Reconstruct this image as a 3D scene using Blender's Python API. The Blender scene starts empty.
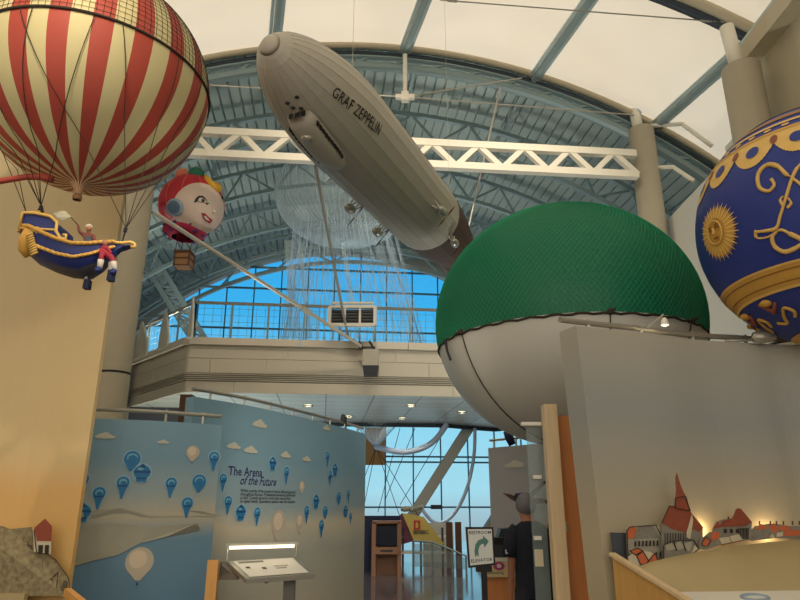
import bpy, math, random
from mathutils import Vector as V
random.seed(7)
sin, cos, pi = math.sin, math.cos, math.pi
SC = bpy.context.scene
COL = SC.collection
# ------------------------------------------------------------------ camera model
PITCH = math.radians(17.5); FPX = 650.0; EYE = V((0, 0, 1.6))
def ray(px, py):
    u = (px-400)/FPX; v = (300-py)/FPX
    return V((u, cos(PITCH)-sin(PITCH)*v, sin(PITCH)+cos(PITCH)*v))
def at(px, py, Y):
    d = ray(px, py); return EYE + d*(Y/d.y)
def atz(px, py, z):
    d = ray(px, py); return EYE + d*((z-1.6)/d.z)
YAW = math.radians(6.5)
BX = V((cos(YAW), sin(YAW), 0)); BY = V((-sin(YAW), cos(YAW), 0)); UP = V((0, 0, 1))
def W(s, t, z): return BX*s + BY*t + UP*z
def att(px, py, t):
    d = ray(px, py); return EYE + d*(t/(BY.dot(d)))

cam = bpy.data.cameras.new('camera'); cam.lens = FPX/800*36; cam.sensor_width = 36; cam.sensor_fit = 'HORIZONTAL'
camo = bpy.data.objects.new('camera', cam); COL.objects.link(camo)
camo.location = EYE; camo.rotation_euler = (math.radians(90)+PITCH, 0, 0); SC.camera = camo
cam.clip_end = 500

# ------------------------------------------------------------------ materials
def lin(c):
    r = []
    for x in c:
        x = x/255.0
        r.append(x/12.92 if x <= .04045 else ((x+.055)/1.055)**2.4)
    return (r[0], r[1], r[2], 1)
def mat(name, c, rough=.6, metal=0, var=.06, scale=6, bump=0, spec=.4):
    m = bpy.data.materials.new(name); m.use_nodes = True
    nt = m.node_tree; b = nt.nodes['Principled BSDF']
    b.inputs['Roughness'].default_value = rough; b.inputs['Metallic'].default_value = metal
    b.inputs['Specular IOR Level'].default_value = spec
    tc = nt.nodes.new('ShaderNodeTexCoord'); nz = nt.nodes.new('ShaderNodeTexNoise')
    nz.inputs['Scale'].default_value = scale; nz.inputs['Detail'].default_value = 4
    nt.links.new(tc.outputs['Object'], nz.inputs['Vector'])
    mx = nt.nodes.new('ShaderNodeMix'); mx.data_type = 'RGBA'
    l = lin(c)
    mx.inputs['A'].default_value = tuple(x*(1-var) for x in l[:3])+(1,)
    mx.inputs['B'].default_value = tuple(min(1, x*(1+var)) for x in l[:3])+(1,)
    nt.links.new(nz.outputs['Fac'], mx.inputs['Factor'])
    nt.links.new(mx.outputs['Result'], b.inputs['Base Color'])
    if bump:
        bp = nt.nodes.new('ShaderNodeBump'); bp.inputs['Strength'].default_value = bump
        nt.links.new(nz.outputs['Fac'], bp.inputs['Height']); nt.links.new(bp.outputs['Normal'], b.inputs['Normal'])
    return m
def ramp_mat(name, stops, z0, z1, noise=.15, nscale=1.2, rough=.6):
    """painted mural: colour bands by height, broken up by noise"""
    m = bpy.data.materials.new(name); m.use_nodes = True
    nt = m.node_tree; b = nt.nodes['Principled BSDF']; b.inputs['Roughness'].default_value = rough
    g = nt.nodes.new('ShaderNodeNewGeometry'); sx = nt.nodes.new('ShaderNodeSeparateXYZ')
    nt.links.new(g.outputs['Position'], sx.inputs[0])
    nz = nt.nodes.new('ShaderNodeTexNoise'); nz.inputs['Scale'].default_value = nscale; nz.inputs['Detail'].default_value = 5
    mp = nt.nodes.new('ShaderNodeMapping'); mp.inputs['Scale'].default_value = (1, 1, 3)
    nt.links.new(g.outputs['Position'], mp.inputs['Vector']); nt.links.new(mp.outputs[0], nz.inputs['Vector'])
    mr = nt.nodes.new('ShaderNodeMapRange'); mr.inputs['From Min'].default_value = z0; mr.inputs['From Max'].default_value = z1
    nt.links.new(sx.outputs['Z'], mr.inputs['Value'])
    ma = nt.nodes.new('ShaderNodeMath'); ma.operation = 'MULTIPLY_ADD'; ma.inputs[1].default_value = noise
    ad = nt.nodes.new('ShaderNodeMath'); ad.operation = 'SUBTRACT'; ad.inputs[1].default_value = .5
    nt.links.new(nz.outputs['Fac'], ad.inputs[0]); nt.links.new(ad.outputs[0], ma.inputs[0]); nt.links.new(mr.outputs[0], ma.inputs[2])
    cr = nt.nodes.new('ShaderNodeValToRGB')
    while len(cr.color_ramp.elements) < len(stops): cr.color_ramp.elements.new(.5)
    for e, (p, c) in zip(cr.color_ramp.elements, stops): e.position = p; e.color = lin(c)
    nt.links.new(ma.outputs[0], cr.inputs['Fac']); nt.links.new(cr.outputs['Color'], b.inputs['Base Color'])
    return m
def emit_mat(name, c, s):
    m = bpy.data.materials.new(name); m.use_nodes = True; nt = m.node_tree
    b = nt.nodes['Principled BSDF']; b.inputs['Base Color'].default_value = lin(c)
    b.inputs['Emission Color'].default_value = lin(c); b.inputs['Emission Strength'].default_value = s
    return m
def sheer_mat(name, c, opac, rough=.5):
    m = bpy.data.materials.new(name); m.use_nodes = True; nt = m.node_tree
    b = nt.nodes['Principled BSDF']; b.inputs['Base Color'].default_value = lin(c); b.inputs['Roughness'].default_value = rough
    tr = nt.nodes.new('ShaderNodeBsdfTransparent'); mx = nt.nodes.new('ShaderNodeMixShader'); mx.inputs[0].default_value = opac
    o = nt.nodes['Material Output']
    nt.links.new(tr.outputs[0], mx.inputs[1]); nt.links.new(b.outputs[0], mx.inputs[2]); nt.links.new(mx.outputs[0], o.inputs['Surface'])
    return m
def glass_mat(name, tint, gloss):
    m = bpy.data.materials.new(name); m.use_nodes = True; nt = m.node_tree; nt.nodes.remove(nt.nodes['Principled BSDF'])
    tr = nt.nodes.new('ShaderNodeBsdfTransparent'); tr.inputs[0].default_value = lin(tint)
    gl = nt.nodes.new('ShaderNodeBsdfGlossy'); gl.inputs['Roughness'].default_value = .03
    mx = nt.nodes.new('ShaderNodeMixShader'); mx.inputs[0].default_value = gloss
    nt.links.new(tr.outputs[0], mx.inputs[1]); nt.links.new(gl.outputs[0], mx.inputs[2])
    nt.links.new(mx.outputs[0], nt.nodes['Material Output'].inputs['Surface'])
    return m
def fabric_roof(name):
    m = bpy.data.materials.new(name); m.use_nodes = True; nt = m.node_tree; nt.nodes.remove(nt.nodes['Principled BSDF'])
    g = nt.nodes.new('ShaderNodeNewGeometry'); nz = nt.nodes.new('ShaderNodeTexNoise'); nz.inputs['Scale'].default_value = .55
    nt.links.new(g.outputs['Position'], nz.inputs['Vector'])
    mx = nt.nodes.new('ShaderNodeMix'); mx.data_type = 'RGBA'
    mx.inputs['A'].default_value = lin((236, 209, 170)); mx.inputs['B'].default_value = lin((243, 221, 188))
    nt.links.new(nz.outputs['Fac'], mx.inputs['Factor'])
    t = nt.nodes.new('ShaderNodeBsdfTranslucent'); d = nt.nodes.new('ShaderNodeBsdfDiffuse')
    nt.links.new(mx.outputs['Result'], t.inputs[0]); nt.links.new(mx.outputs['Result'], d.inputs[0])
    s = nt.nodes.new('ShaderNodeMixShader'); s.inputs[0].default_value = .5
    nt.links.new(t.outputs[0], s.inputs[1]); nt.links.new(d.outputs[0], s.inputs[2])
    nt.links.new(s.outputs[0], nt.nodes['Material Output'].inputs['Surface'])
    return m
def tile_mat(name, c1, c2, sc, rough, metal, mortar=.012):
    m = bpy.data.materials.new(name); m.use_nodes = True; nt = m.node_tree; b = nt.nodes['Principled BSDF']
    g = nt.nodes.new('ShaderNodeNewGeometry'); mp = nt.nodes.new('ShaderNodeMapping')
    mp.inputs['Rotation'].default_value = (0, 0, -YAW)
    br = nt.nodes.new('ShaderNodeTexBrick'); br.offset = 0
    br.inputs['Scale'].default_value = sc; br.inputs['Color1'].default_value = lin(c1); br.inputs['Color2'].default_value = lin(c2)
    br.inputs['Mortar'].default_value = lin([x*.5 for x in c1]); br.inputs['Mortar Size'].default_value = mortar
    br.inputs['Brick Width'].default_value = 1.; br.inputs['Row Height'].default_value = .6
    nt.links.new(g.outputs['Position'], mp.inputs[0]); nt.links.new(mp.outputs[0], br.inputs['Vector'])
    nt.links.new(br.outputs['Color'], b.inputs['Base Color'])
    b.inputs['Roughness'].default_value = rough; b.inputs['Metallic'].default_value = metal
    return m
def wood_mat(name, c, rough=.45):
    m = mat(name, c, rough, 0, .16, 5)
    nt = m.node_tree; nz = [n for n in nt.nodes if n.type == 'TEX_NOISE'][0]; tc = [n for n in nt.nodes if n.type == 'TEX_COORD'][0]
    mp = nt.nodes.new('ShaderNodeMapping'); mp.inputs['Scale'].default_value = (6, 6, .6)
    nt.links.new(tc.outputs['Object'], mp.inputs[0]); nt.links.new(mp.outputs[0], nz.inputs['Vector'])
    return m

M = {}
M['fabric'] = fabric_roof('roof fabric')
M['deck'] = mat('corrugated deck', (158, 172, 166), .5, .3, .1, 2)
M['steel'] = mat('blue grey steel', (138, 158, 160), .45, .2)
M['steel_pale'] = mat('pale steel', (185, 200, 198), .45, .1)
M['steel_dark'] = mat('dark steel', (62, 72, 80), .5, .3)
M['navy'] = mat('navy paint', (34, 44, 78), .6)
M['white_paint'] = mat('white truss paint', (236, 230, 214), .5, 0, .03)
M['concrete'] = mat('painted concrete', (176, 167, 146), .75, 0, .06, 4, .05)
M['tanwall'] = mat('tan wall paint', (186, 176, 150), .8, 0, .04, 1.2)
M['greywall'] = mat('light grey wall', (206, 203, 192), .8, 0, .03, 1)
M['edge'] = mat('edge beam paint', (196, 184, 158), .6, 0, .05)
M['panel'] = mat('fascia panel', (202, 194, 176), .5, 0, .04, 3)
M['panel_warm'] = mat('curb panel', (214, 204, 186), .5, 0, .04, 3)
M['louvre'] = mat('louvre grey', (120, 117, 108), .5, .3)
M['soffit'] = tile_mat('soffit tile', (204, 212, 196), (214, 220, 204), .85, .28, .35)
M['floor'] = tile_mat('polished floor', (104, 98, 104), (112, 106, 110), .8, .1, 0, .006)
M['glass'] = glass_mat('window glass', (236, 246, 250), .05)
M['mullion'] = mat('mullion', (96, 132, 152), .5, .3)
M['black'] = mat('black', (22, 22, 24), .5)
M['dark'] = mat('dark grey', (58, 60, 66), .5)
M['rope'] = mat('dark rope', (62, 52, 44), .9)
M['cable'] = mat('steel cable', (196, 190, 176), .4, .5)
M['rod'] = mat('grey rod', (158, 156, 146), .4, .5)
M['red'] = mat('stripe red', (176, 74, 60), .6, 0, .08, 3)
M['cream'] = mat('stripe cream', (212, 202, 152), .6, 0, .05, 3)
M['green'] = mat('green envelope', (24, 112, 82), .45, 0, .08, 2)
M['green_net'] = mat('green net cord', (46, 150, 108), .8)
M['white_env'] = mat('white envelope', (214, 212, 202), .5, 0, .03, 1.5)
M['blue_env'] = mat('royal blue envelope', (38, 56, 138), .5, 0, .08, 2)
M['gold'] = mat('gold paint', (206, 158, 72), .5, 0, .12, 22)
M['gold_pale'] = mat('pale gold paint', (226, 186, 104), .5, 0, .1, 14)
M['gold_dark'] = mat('dark gold paint', (150, 104, 44), .5, 0, .12, 14)
M['rust'] = mat('rust paint', (140, 78, 56), .6)
M['hull'] = mat('airship silver cloth', (190, 184, 170), .5, .1, .05, 3)
M['hull_seam'] = mat('seam', (150, 146, 132), .5, .2)
M['tail'] = mat('dark maroon tail', (78, 60, 52), .6)
M['tail_edge'] = mat('fin edge', (176, 148, 104), .6)
M['silver'] = mat('silver metal', (190, 188, 178), .3, .7)
M['lettering'] = mat('black lettering', (48, 42, 36), .6)
M['face_red'] = mat('headscarf red', (196, 44, 56), .5, 0, .06)
M['face_skin'] = mat('face cloth', (230, 206, 190), .6, 0, .03)
M['lip'] = mat('lip red', (180, 44, 60), .5)
M['ear'] = mat('earring blue grey', (88, 112, 134), .4)
M['ear_rim'] = mat('earring rim', (150, 168, 184), .4)
M['peach'] = mat('peach fruit', (232, 134, 100), .6)
M['fruit_green'] = mat('green fruit', (48, 124, 96), .6)
M['banana'] = mat('banana yellow', (236, 180, 60), .6)
M['collar'] = mat('collar crimson', (172, 36, 66), .6)
M['purple'] = mat('purple dots', (58, 44, 110), .6)
M['wicker'] = mat('wicker', (150, 112, 78), .8, 0, .3, 40, .4)
M['brown'] = mat('dark brown', (92, 62, 46), .7)
M['boat_blue'] = mat('gondola blue', (40, 54, 118), .45, 0, .1, 4)
M['boat_grey'] = mat('gondola underside', (84, 84, 92), .6)
M['skin'] = mat('skin', (176, 124, 98), .6, 0, .05)
M['coat_red'] = mat('red coat', (160, 46, 62), .7)
M['coat_brown'] = mat('brown coat', (120, 66, 56), .7)
M['stocking'] = mat('white stocking', (206, 200, 190), .7)
M['flag'] = mat('grey flag', (196, 192, 168), .7)
M['sky_mural'] = ramp_mat('painted sky mural', [(0, (172, 166, 146)), (.25, (166, 168, 156)), (.40, (196, 188, 164)), (.48, (146, 166, 172)), (.75, (120, 156, 174)), (1, (122, 158, 176))], 0.4, 2.8, .12, 1.0)
M['sky_mural_low'] = ramp_mat('painted sky mural with water', [(0, (96, 134, 160)), (.36, (100, 136, 158)), (.5, (186, 178, 154)), (.6, (150, 166, 168)), (.8, (116, 152, 170)), (1, (120, 156, 174))], 0.6, 2.45, .10, 1.0)
M['right_mural'] = ramp_mat('painted hazy sky', [(0, (186, 172, 138)), (.3, (190, 178, 150)), (.5, (176, 170, 154)), (.7, (160, 164, 164)), (1, (182, 178, 164))], 0.7, 2.95, .12, .8)
M['left_mural'] = ramp_mat('painted warm sky', [(0, (222, 182, 112)), (.28, (222, 178, 112)), (.36, (216, 190, 140)), (.6, (218, 194, 146)), (1, (212, 194, 152))], 0.6, 4.6, .10, .8)
M['pb'] = mat('painted balloon blue', (42, 116, 166), .6, 0, .2, 30)
M['pb_dark'] = mat('painted balloon dark', (24, 78, 128), .6)
M['pb_light'] = mat('painted balloon light', (112, 172, 196), .6)
M['pb_halo'] = mat('painted halo', (140, 178, 196), .6)
M['pb_cream'] = mat('painted balloon cream', (188, 178, 158), .6, 0, .08, 8)
M['pb_cream2'] = mat('painted balloon cream light', (212, 196, 172), .6)
M['cloud'] = mat('painted cloud', (190, 190, 174), .7, 0, .1, 5)
M['haze'] = mat('painted sand cloud', (160, 158, 142), .7, 0, .1, 5)
M['ink'] = mat('ink violet', (56, 58, 104), .6)
M['ink2'] = mat('ink dark', (62, 66, 76), .6)
M['wood'] = wood_mat('pale wood', (214, 160, 92))
M['wood_orange'] = wood_mat('orange veneer', (226, 150, 92))
M['kiosk_wood'] = wood_mat('kiosk veneer', (164, 122, 96))
M['wood_yellow'] = wood_mat('yellow veneer', (214, 168, 96))
M['wood_pale'] = wood_mat('birch edge', (226, 200, 158))
M['white'] = mat('white laminate', (232, 228, 216), .4, 0, .02)
M['offwhite'] = mat('off white', (214, 210, 196), .5, 0, .03)
M['alu'] = mat('aluminium', (176, 172, 160), .35, .6)
M['lampglow'] = emit_mat('lamp glow', (255, 240, 205), 3)
M['lampwhite'] = emit_mat('downlight glow', (255, 244, 220), 8)
M['hill'] = mat('painted hill', (184, 166, 124), .75, 0, .08, 3)
M['hill2'] = mat('ledge', (176, 158, 118), .75, 0, .08, 3)
M['slate'] = mat('slate board', (78, 84, 94), .7)
M['roof_red'] = mat('town roof orange', (206, 110, 72), .7, 0, .15, 25)
M['roof_brown'] = mat('town roof brown red', (150, 78, 58), .7, 0, .18, 30)
M['town_wall'] = mat('town wall sketch', (172, 166, 150), .8, 0, .3, 60)
M['town_wall2'] = mat('town grey sketch', (140, 136, 126), .8, 0, .35, 50)
M['town_pale'] = mat('town pale', (208, 198, 172), .8, 0, .1, 30)
M['rock'] = mat('rock drawing', (138, 126, 96), .85, 0, .85, 26)
M['rock2'] = mat('rock drawing dark', (96, 86, 66), .85, 0, .8, 34)
M['sign_white'] = mat('sign face', (224, 228, 224), .4, 0, .02)
M['sign_green'] = mat('sign arrow', (84, 132, 122), .5)
M['shirt'] = mat('black t-shirt', (30, 34, 46), .85, 0, .1, 10)
M['shorts'] = mat('dark shorts', (40, 40, 50), .85)
M['hair'] = mat('grey hair', (112, 112, 116), .7, 0, .35, 40, .5)
M['print'] = mat('sleeve print', (190, 190, 196), .7)
M['pane'] = sheer_mat('partition glass', (150, 168, 168), .3, .15)
M['partition'] = mat('grey white partition', (196, 196, 200), .7, 0, .02)
M['counter'] = mat('counter cream', (232, 212, 160), .5, 0, .03)
M['pink'] = mat('pink logo', (196, 70, 132), .5)
M['yellow'] = mat('yellow exhibit', (214, 190, 104), .6, 0, .06)
M['maroon'] = mat('maroon panel', (134, 78, 92), .6)
M['screen'] = mat('screen', (34, 44, 62), .15, 0, .1)
M['redlogo'] = mat('red emblem', (206, 60, 66), .6)
M['sheer'] = sheer_mat('clear balloon film', (214, 230, 232), .26, .35)
M['thread'] = sheer_mat('white thread', (206, 226, 240), .55, .5)
M['tube_white'] = mat('white fabric tube', (190, 204, 224), .6)
M['orange_board'] = mat('ochre board', (186, 138, 82), .7)
M['shoe'] = mat('shoe', (70, 66, 64), .7)
M['plate'] = mat('switch plate', (206, 200, 190), .5)
M['sketch_line'] = mat('sketch line', (56, 48, 42), .8)

# ------------------------------------------------------------------ mesh builder
ORG = {}
class MB:
    def __init__(s): s.v = []; s.f = []; s.m = []; s.cur = 0
    def add(s, vs, fs, m=None):
        o = len(s.v); s.v += [V(x) for x in vs]; mm = s.cur if m is None else m
        for f in fs: s.f.append([i+o for i in f]); s.m.append(mm)
    def build(s, name, mats, parent=None, smooth=False, org=None, **props):
        if not isinstance(mats, (list, tuple)): mats = [mats]
        if parent is not None: o = ORG[parent]
        elif org is not None: o = V(org)
        else:
            lo = [min(p[i] for p in s.v) for i in range(3)]; hi = [max(p[i] for p in s.v) for i in range(3)]
            o = V(((lo[0]+hi[0])/2, (lo[1]+hi[1])/2, lo[2]))
        me = bpy.data.meshes.new(name); me.from_pydata([tuple(p-o) for p in s.v], [], s.f)
        for mm in mats: me.materials.append(M[mm] if isinstance(mm, str) else mm)
        me.polygons.foreach_set('material_index', s.m)
        if smooth: me.polygons.foreach_set('use_smooth', [True]*len(s.f))
        me.update(); me.validate()
        ob = bpy.data.objects.new(name, me); COL.objects.link(ob)
        if parent is None: ob.location = o
        else: ob.parent = parent
        ORG[ob] = o
        for k, val in props.items(): ob[k] = val
        return ob
    # shapes
    def box(s, c, size, ax=None, m=None):
        X, Y, Z = ax or (V((1, 0, 0)), V((0, 1, 0)), UP)
        c = V(c); a, b, d = [x/2 for x in size]
        s.add([c+X*i*a+Y*j*b+Z*k*d for i, j, k in ((-1,-1,-1),(1,-1,-1),(1,1,-1),(-1,1,-1),(-1,-1,1),(1,-1,1),(1,1,1),(-1,1,1))],
              [(0,3,2,1),(4,5,6,7),(0,1,5,4),(1,2,6,5),(2,3,7,6),(3,0,4,7)], m)
    def beam(s, p0, p1, w, h, up=UP, m=None):
        p0 = V(p0); p1 = V(p1); d = (p1-p0); L = d.length; d.normalize()
        x = d.cross(up)
        if x.length < 1e-4: x = d.cross(V((1, 0, 0)))
        x.normalize(); z = x.cross(d)
        s.box((p0+p1)/2, (L, w, h), (d, x, z), m)
    def tube(s, pts, r, n=8, m=None, caps=True):
        pts = [V(p) for p in pts]; k = len(pts)
        rs = r if isinstance(r, (list, tuple)) else [r]*k
        ref = None; vs = []
        for i, p in enumerate(pts):
            d = (pts[min(i+1, k-1)]-pts[max(i-1, 0)])
            if d.length < 1e-9: d = V((0, 0, 1))
            d.normalize()
            if ref is None: ref = d.orthogonal().normalized()
            ref = (ref-d*ref.dot(d))
            if ref.length < 1e-6: ref = d.orthogonal()
            ref.normalize(); b = d.cross(ref)
            for j in range(n):
                a = 2*pi*j/n; vs.append(p+(ref*cos(a)+b*sin(a))*rs[i])
        fs = []
        for i in range(k-1):
            for j in range(n): fs.append((i*n+j, i*n+(j+1) % n, (i+1)*n+(j+1) % n, (i+1)*n+j))
        if caps: fs += [tuple(range(n-1, -1, -1)), tuple(range((k-1)*n, k*n))]
        s.add(vs, fs, m)
    def lathe(s, o, prof, n=32, ax=None, mf=None, m=None, a0=0, a1=2*pi):
        """prof [(radius, height)], ax (X,Y,Z)"""
        X, Y, Z = ax or (V((1, 0, 0)), V((0, 1, 0)), UP); o = V(o)
        full = abs(a1-a0-2*pi) < 1e-6; c = n if full else n+1
        vs = [o+(X*cos(a0+(a1-a0)*j/n)+Y*sin(a0+(a1-a0)*j/n))*max(r, 1e-4)+Z*h for r, h in prof for j in range(c)]
        b = len(s.v); s.v += vs
        for i in range(len(prof)-1):
            for j in range(n):
                k = (j+1) % c
                s.f.append([b+i*c+j, b+i*c+k, b+(i+1)*c+k, b+(i+1)*c+j])
                s.m.append(mf(i, j) if mf else (s.cur if m is None else m))
    def prism(s, pts, ext, m=None):
        pts = [V(p) for p in pts]; e = V(ext); n = len(pts)
        s.add(pts+[p+e for p in pts], [tuple(range(n)), tuple(range(2*n-1, n-1, -1))]+[(i, n+i, n+(i+1) % n, (i+1) % n) for i in range(n)], m)
    def sphere(s, c, r, n=20, k=12, sc=(1, 1, 1), m=None, ax=None):
        X, Y, Z = ax or (V((1, 0, 0)), V((0, 1, 0)), UP); c = V(c)
        prof = [(sin(pi*i/k), -cos(pi*i/k)) for i in range(k+1)]
        s.lathe(c, [(p[0]*r, p[1]*r*sc[2]) for p in prof], n, (X*sc[0], Y*sc[1], Z), m=m)
    def poly(s, pts, m=None): s.add(pts, [tuple(range(len(pts)))], m)

def root(name, label, cat, loc, group=None, kind=None):
    o = bpy.data.objects.new(name, None); COL.objects.link(o); o.location = loc; o.empty_display_size = .1
    o['label'] = label; o['category'] = cat; ORG[o] = V(loc)
    if group: o['group'] = group
    if kind: o['kind'] = kind
    return o
def tag(o, label, cat, group=None, kind=None):
    o['label'] = label; o['category'] = cat
    if group: o['group'] = group
    if kind: o['kind'] = kind
    return o
def struct(o, label=None, cat=None):
    o['kind'] = 'structure'
    if label: o['label'] = label; o['category'] = cat
    return o

_txt = {}
def text2d(body, size=1.0, shear=0, align='CENTER', space=1.0, bold=0):
    cu = bpy.data.curves.new('t', 'FONT'); cu.body = body; cu.size = size; cu.shear = shear; cu.align_x = align; cu.align_y = 'CENTER'
    cu.space_character = space; cu.offset = bold; cu.resolution_u = 2
    ob = bpy.data.objects.new('t', cu); COL.objects.link(ob)
    bpy.context.view_layer.update()
    me = bpy.data.meshes.new_from_object(ob.evaluated_get(bpy.context.evaluated_depsgraph_get()))
    vs = [(v.co.x, v.co.y) for v in me.vertices]; fs = [tuple(p.vertices) for p in me.polygons]
    bpy.data.objects.remove(ob); bpy.data.curves.remove(cu); bpy.data.meshes.remove(me)
    return vs, fs
def put_text(mb, body, size, mapf, m=None, **k):
    vs, fs = text2d(body, size, **k); mb.add([mapf(x, y) for x, y in vs], fs, m)

# ------------------------------------------------------------------ walls as curved vertical surfaces
def spline(pts, n=6):
    pts = [V((p[0], p[1], 0)) for p in pts]; out = []
    for i in range(len(pts)-1):
        p0 = pts[max(i-1, 0)]; p1 = pts[i]; p2 = pts[i+1]; p3 = pts[min(i+2, len(pts)-1)]
        for k in range(n):
            t = k/n
            out.append(.5*((2*p1)+(p2-p0)*t+(2*p0-5*p1+4*p2-p3)*t*t+(3*p1-p0-3*p2+p3)*t**3))
    out.append(pts[-1]); return out
class Surf:
    def __init__(s, pts, n=6):
        s.p = spline(pts, n) if n > 1 else [V((q[0], q[1], 0)) for q in pts]
        s.L = [0]
        for a, b in zip(s.p, s.p[1:]): s.L.append(s.L[-1]+(b-a).length)
    def norm(s, i):
        i = max(0, min(i, len(s.p)-2)); d = s.p[i+1]-s.p[i]; n = V((d.y, -d.x, 0)).normalized()
        if n.dot(V((0, 0, 0))-s.p[i]) < 0: n = -n
        return n
    def nv(s, i): # vertex normal
        return (s.norm(i-1)+s.norm(i)).normalized() if 0 < i < len(s.p)-1 else s.norm(i if i == 0 else i-1)
    def pt(s, a, z, off=0):
        i = 0
        if a > 0:
            while i < len(s.L)-2 and s.L[i+1] < a: i += 1
        t = (a-s.L[i])/(s.L[i+1]-s.L[i]); tc = max(0, min(1, t))
        n = (s.nv(i)*(1-tc)+s.nv(i+1)*tc).normalized()
        return s.p[i].lerp(s.p[i+1], t)+n*off+UP*z
    def hit(s, px, py, off=0):
        d = ray(px, py); best = None
        P = [p+s.nv(i)*off for i, p in enumerate(s.p)]
        for i in range(len(P)-1):
            a, b = P[i], P[i+1]; e = b-a
            den = d.x*e.y-d.y*e.x
            if abs(den) < 1e-9: continue
            l = (a.x*e.y-a.y*e.x)/den; t = (a.x*d.y-a.y*d.x)/den
            lo = -1e9 if i == 0 else -1e-6; hi = 1e9 if i == len(P)-2 else 1+1e-6
            if l > 0 and lo <= t <= hi:
                if best is None or l < best[0]: best = (l, s.L[i]+t*(s.L[i+1]-s.L[i]), 1.6+d.z*l)
        return best[1], best[2]
    def px(s, px, py, off=0):
        a, z = s.hit(px, py, off); return s.pt(a, z, off)
    def slab(s, mb, z0, z1, th, m=None):
        n = len(s.p); vs = []
        for i, p in enumerate(s.p):
            q = p-s.nv(i)*th; vs += [p+UP*z0, p+UP*z1, q+UP*z1, q+UP*z0]
        fs = []
        for i in range(n-1):
            a = i*4; b = a+4
            fs += [(a, a+1, b+1, b), (a+1, a+2, b+2, b+1), (a+2, a+3, b+3, b+2), (a+3, a, b, b+3)]
        fs += [(0, 3, 2, 1), ((n-1)*4, (n-1)*4+1, (n-1)*4+2, (n-1)*4+3)]
        mb.add(vs, fs, m)
    def line(s, z, off, k=0): return [p+s.nv(i)*off+UP*z for i, p in enumerate(s.p)]

exec_parts = []
# ================================================================== ROOM SHELL
mb = MB(); mb.poly([(-22, -8, 0), (22, -8, 0), (22, 32, 0), (-22, 32, 0)]); struct(mb.build('floor', 'floor'))
VC = (1.2, -1.25); VR = 12.93; T0 = 12.6; T1 = 25.2
def arc(a, r=VR, t=T0): return W(VC[0]+r*sin(a), t, VC[1]+r*cos(a))
A_G = 1.47
# corrugated barrel vault
mb = MB(); N = 150; prof = []
for i in range(N):
    a = -A_G+2*A_G*i/N; da = 2*A_G/N
    prof += [(a, VR+.06), (a+da*.80, VR+.06), (a+da*.84, VR+.13), (a+da*.96, VR+.13)]
vs = []
for a, r in prof: vs += [arc(a, r, T0), arc(a, r, T1)]
mb.add(vs, [(2*i, 2*i+1, 2*i+3, 2*i+2) for i in range(len(prof)-1)])
# solid outer skin so that daylight stays out
vs = []
for i in range(61):
    a = -A_G-.03+(2*A_G+.06)*i/60; vs += [arc(a, VR+.135, T0-.01), arc(a, VR+.32, T0+.3), arc(a, VR+.3, T1+.3)]
mb.add(vs, [(3*i+k, 3*i+k+1, 3*i+k+4, 3*i+k+3) for i in range(60) for k in (0, 1)])
struct(mb.build('roof', 'deck'))
# purlins
mb = MB()
for i in range(-6, 7):
    a = i*.21+.05; mb.beam(arc(a, VR-.03, T0+.1), arc(a, VR-.03, T1-.3), .07, .12, (arc(a)-arc(a, VR-1)))
struct(mb.build('roof_purlins', 'steel'))
# arched trusses
def arch_truss(t, r1, r2, w, mat_, amax=1.35, nweb=44, name='arch_truss', webm=None):
    mb = MB(); K = 64
    for r in (r1, r2):
        pts = [arc(-amax+2*amax*i/K, r, t) for i in range(K+1)]
        for p, q in zip(pts, pts[1:]): mb.beam(p, q, w, w*1.1, BY)
    for i in range(nweb):
        a0 = -amax+2*amax*i/nweb; a1 = -amax+2*amax*(i+1)/nweb
        ra, rb = (r1, r2) if i % 2 else (r2, r1)
        mb.beam(arc(a0, ra, t), arc(a1, rb, t), w*.5, w*.5, BY)
    return struct(mb.build(name, mat_))
for t in (14.75, 17.4, 20.1, 22.6): arch_truss(t, VR-.25, VR-.98, .11, 'steel')
# near arch tubes and soft edge beam of the fabric
mb = MB(); K = 72
for r, w in ((VR-.36, .11), (VR-.08, .08)):
    pts = [arc(-1.4+2.8*i/K, r, T0+.16) for i in range(K+1)]
    mb.tube(pts, w, 8)
for i in range(40):
    a = -1.4+2.8*i/40; mb.beam(arc(a, VR-.36, T0+.16), arc(a+.035, VR-.08, T0+.16), .06, .06)
struct(mb.build('arch_tube', 'steel', smooth=False))
# fabric ceiling swept towards the entrance
SW = V((sin(math.radians(14)), -cos(math.radians(14)), 0))
mb = MB(); K = 80; NS = 10; LEN = 19
FA = VR+.12
def fab(a, l): 
    return arc(a, FA, T0)+SW*l
vs = [fab(-A_G+2*A_G*i/K, LEN*j/NS) for i in range(K+1) for j in range(NS+1)]
mb.add(vs, [(i*(NS+1)+j, (i+1)*(NS+1)+j, (i+1)*(NS+1)+j+1, i*(NS+1)+j+1) for i in range(K) for j in range(NS)])
struct(mb.build('ceiling', 'fabric', smooth=True))
mb = MB()
pts = [arc(-1.45+2.9*i/K, FA-.06, T0-.03) for i in range(K+1)]
mb.tube(pts, .07, 10, 0)
pts = [arc(-1.45+2.9*i/K, FA-.17, T0+.1) for i in range(K+1)]
mb.tube(pts, .05, 8, 1)
struct(mb.build('trim_1', ['edge', 'steel_dark'], smooth=True))
def arc_angle(px, py):
    p = att(px, py, T0); return math.atan2(BX.dot(p)-VC[0], p.z-VC[1])
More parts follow.
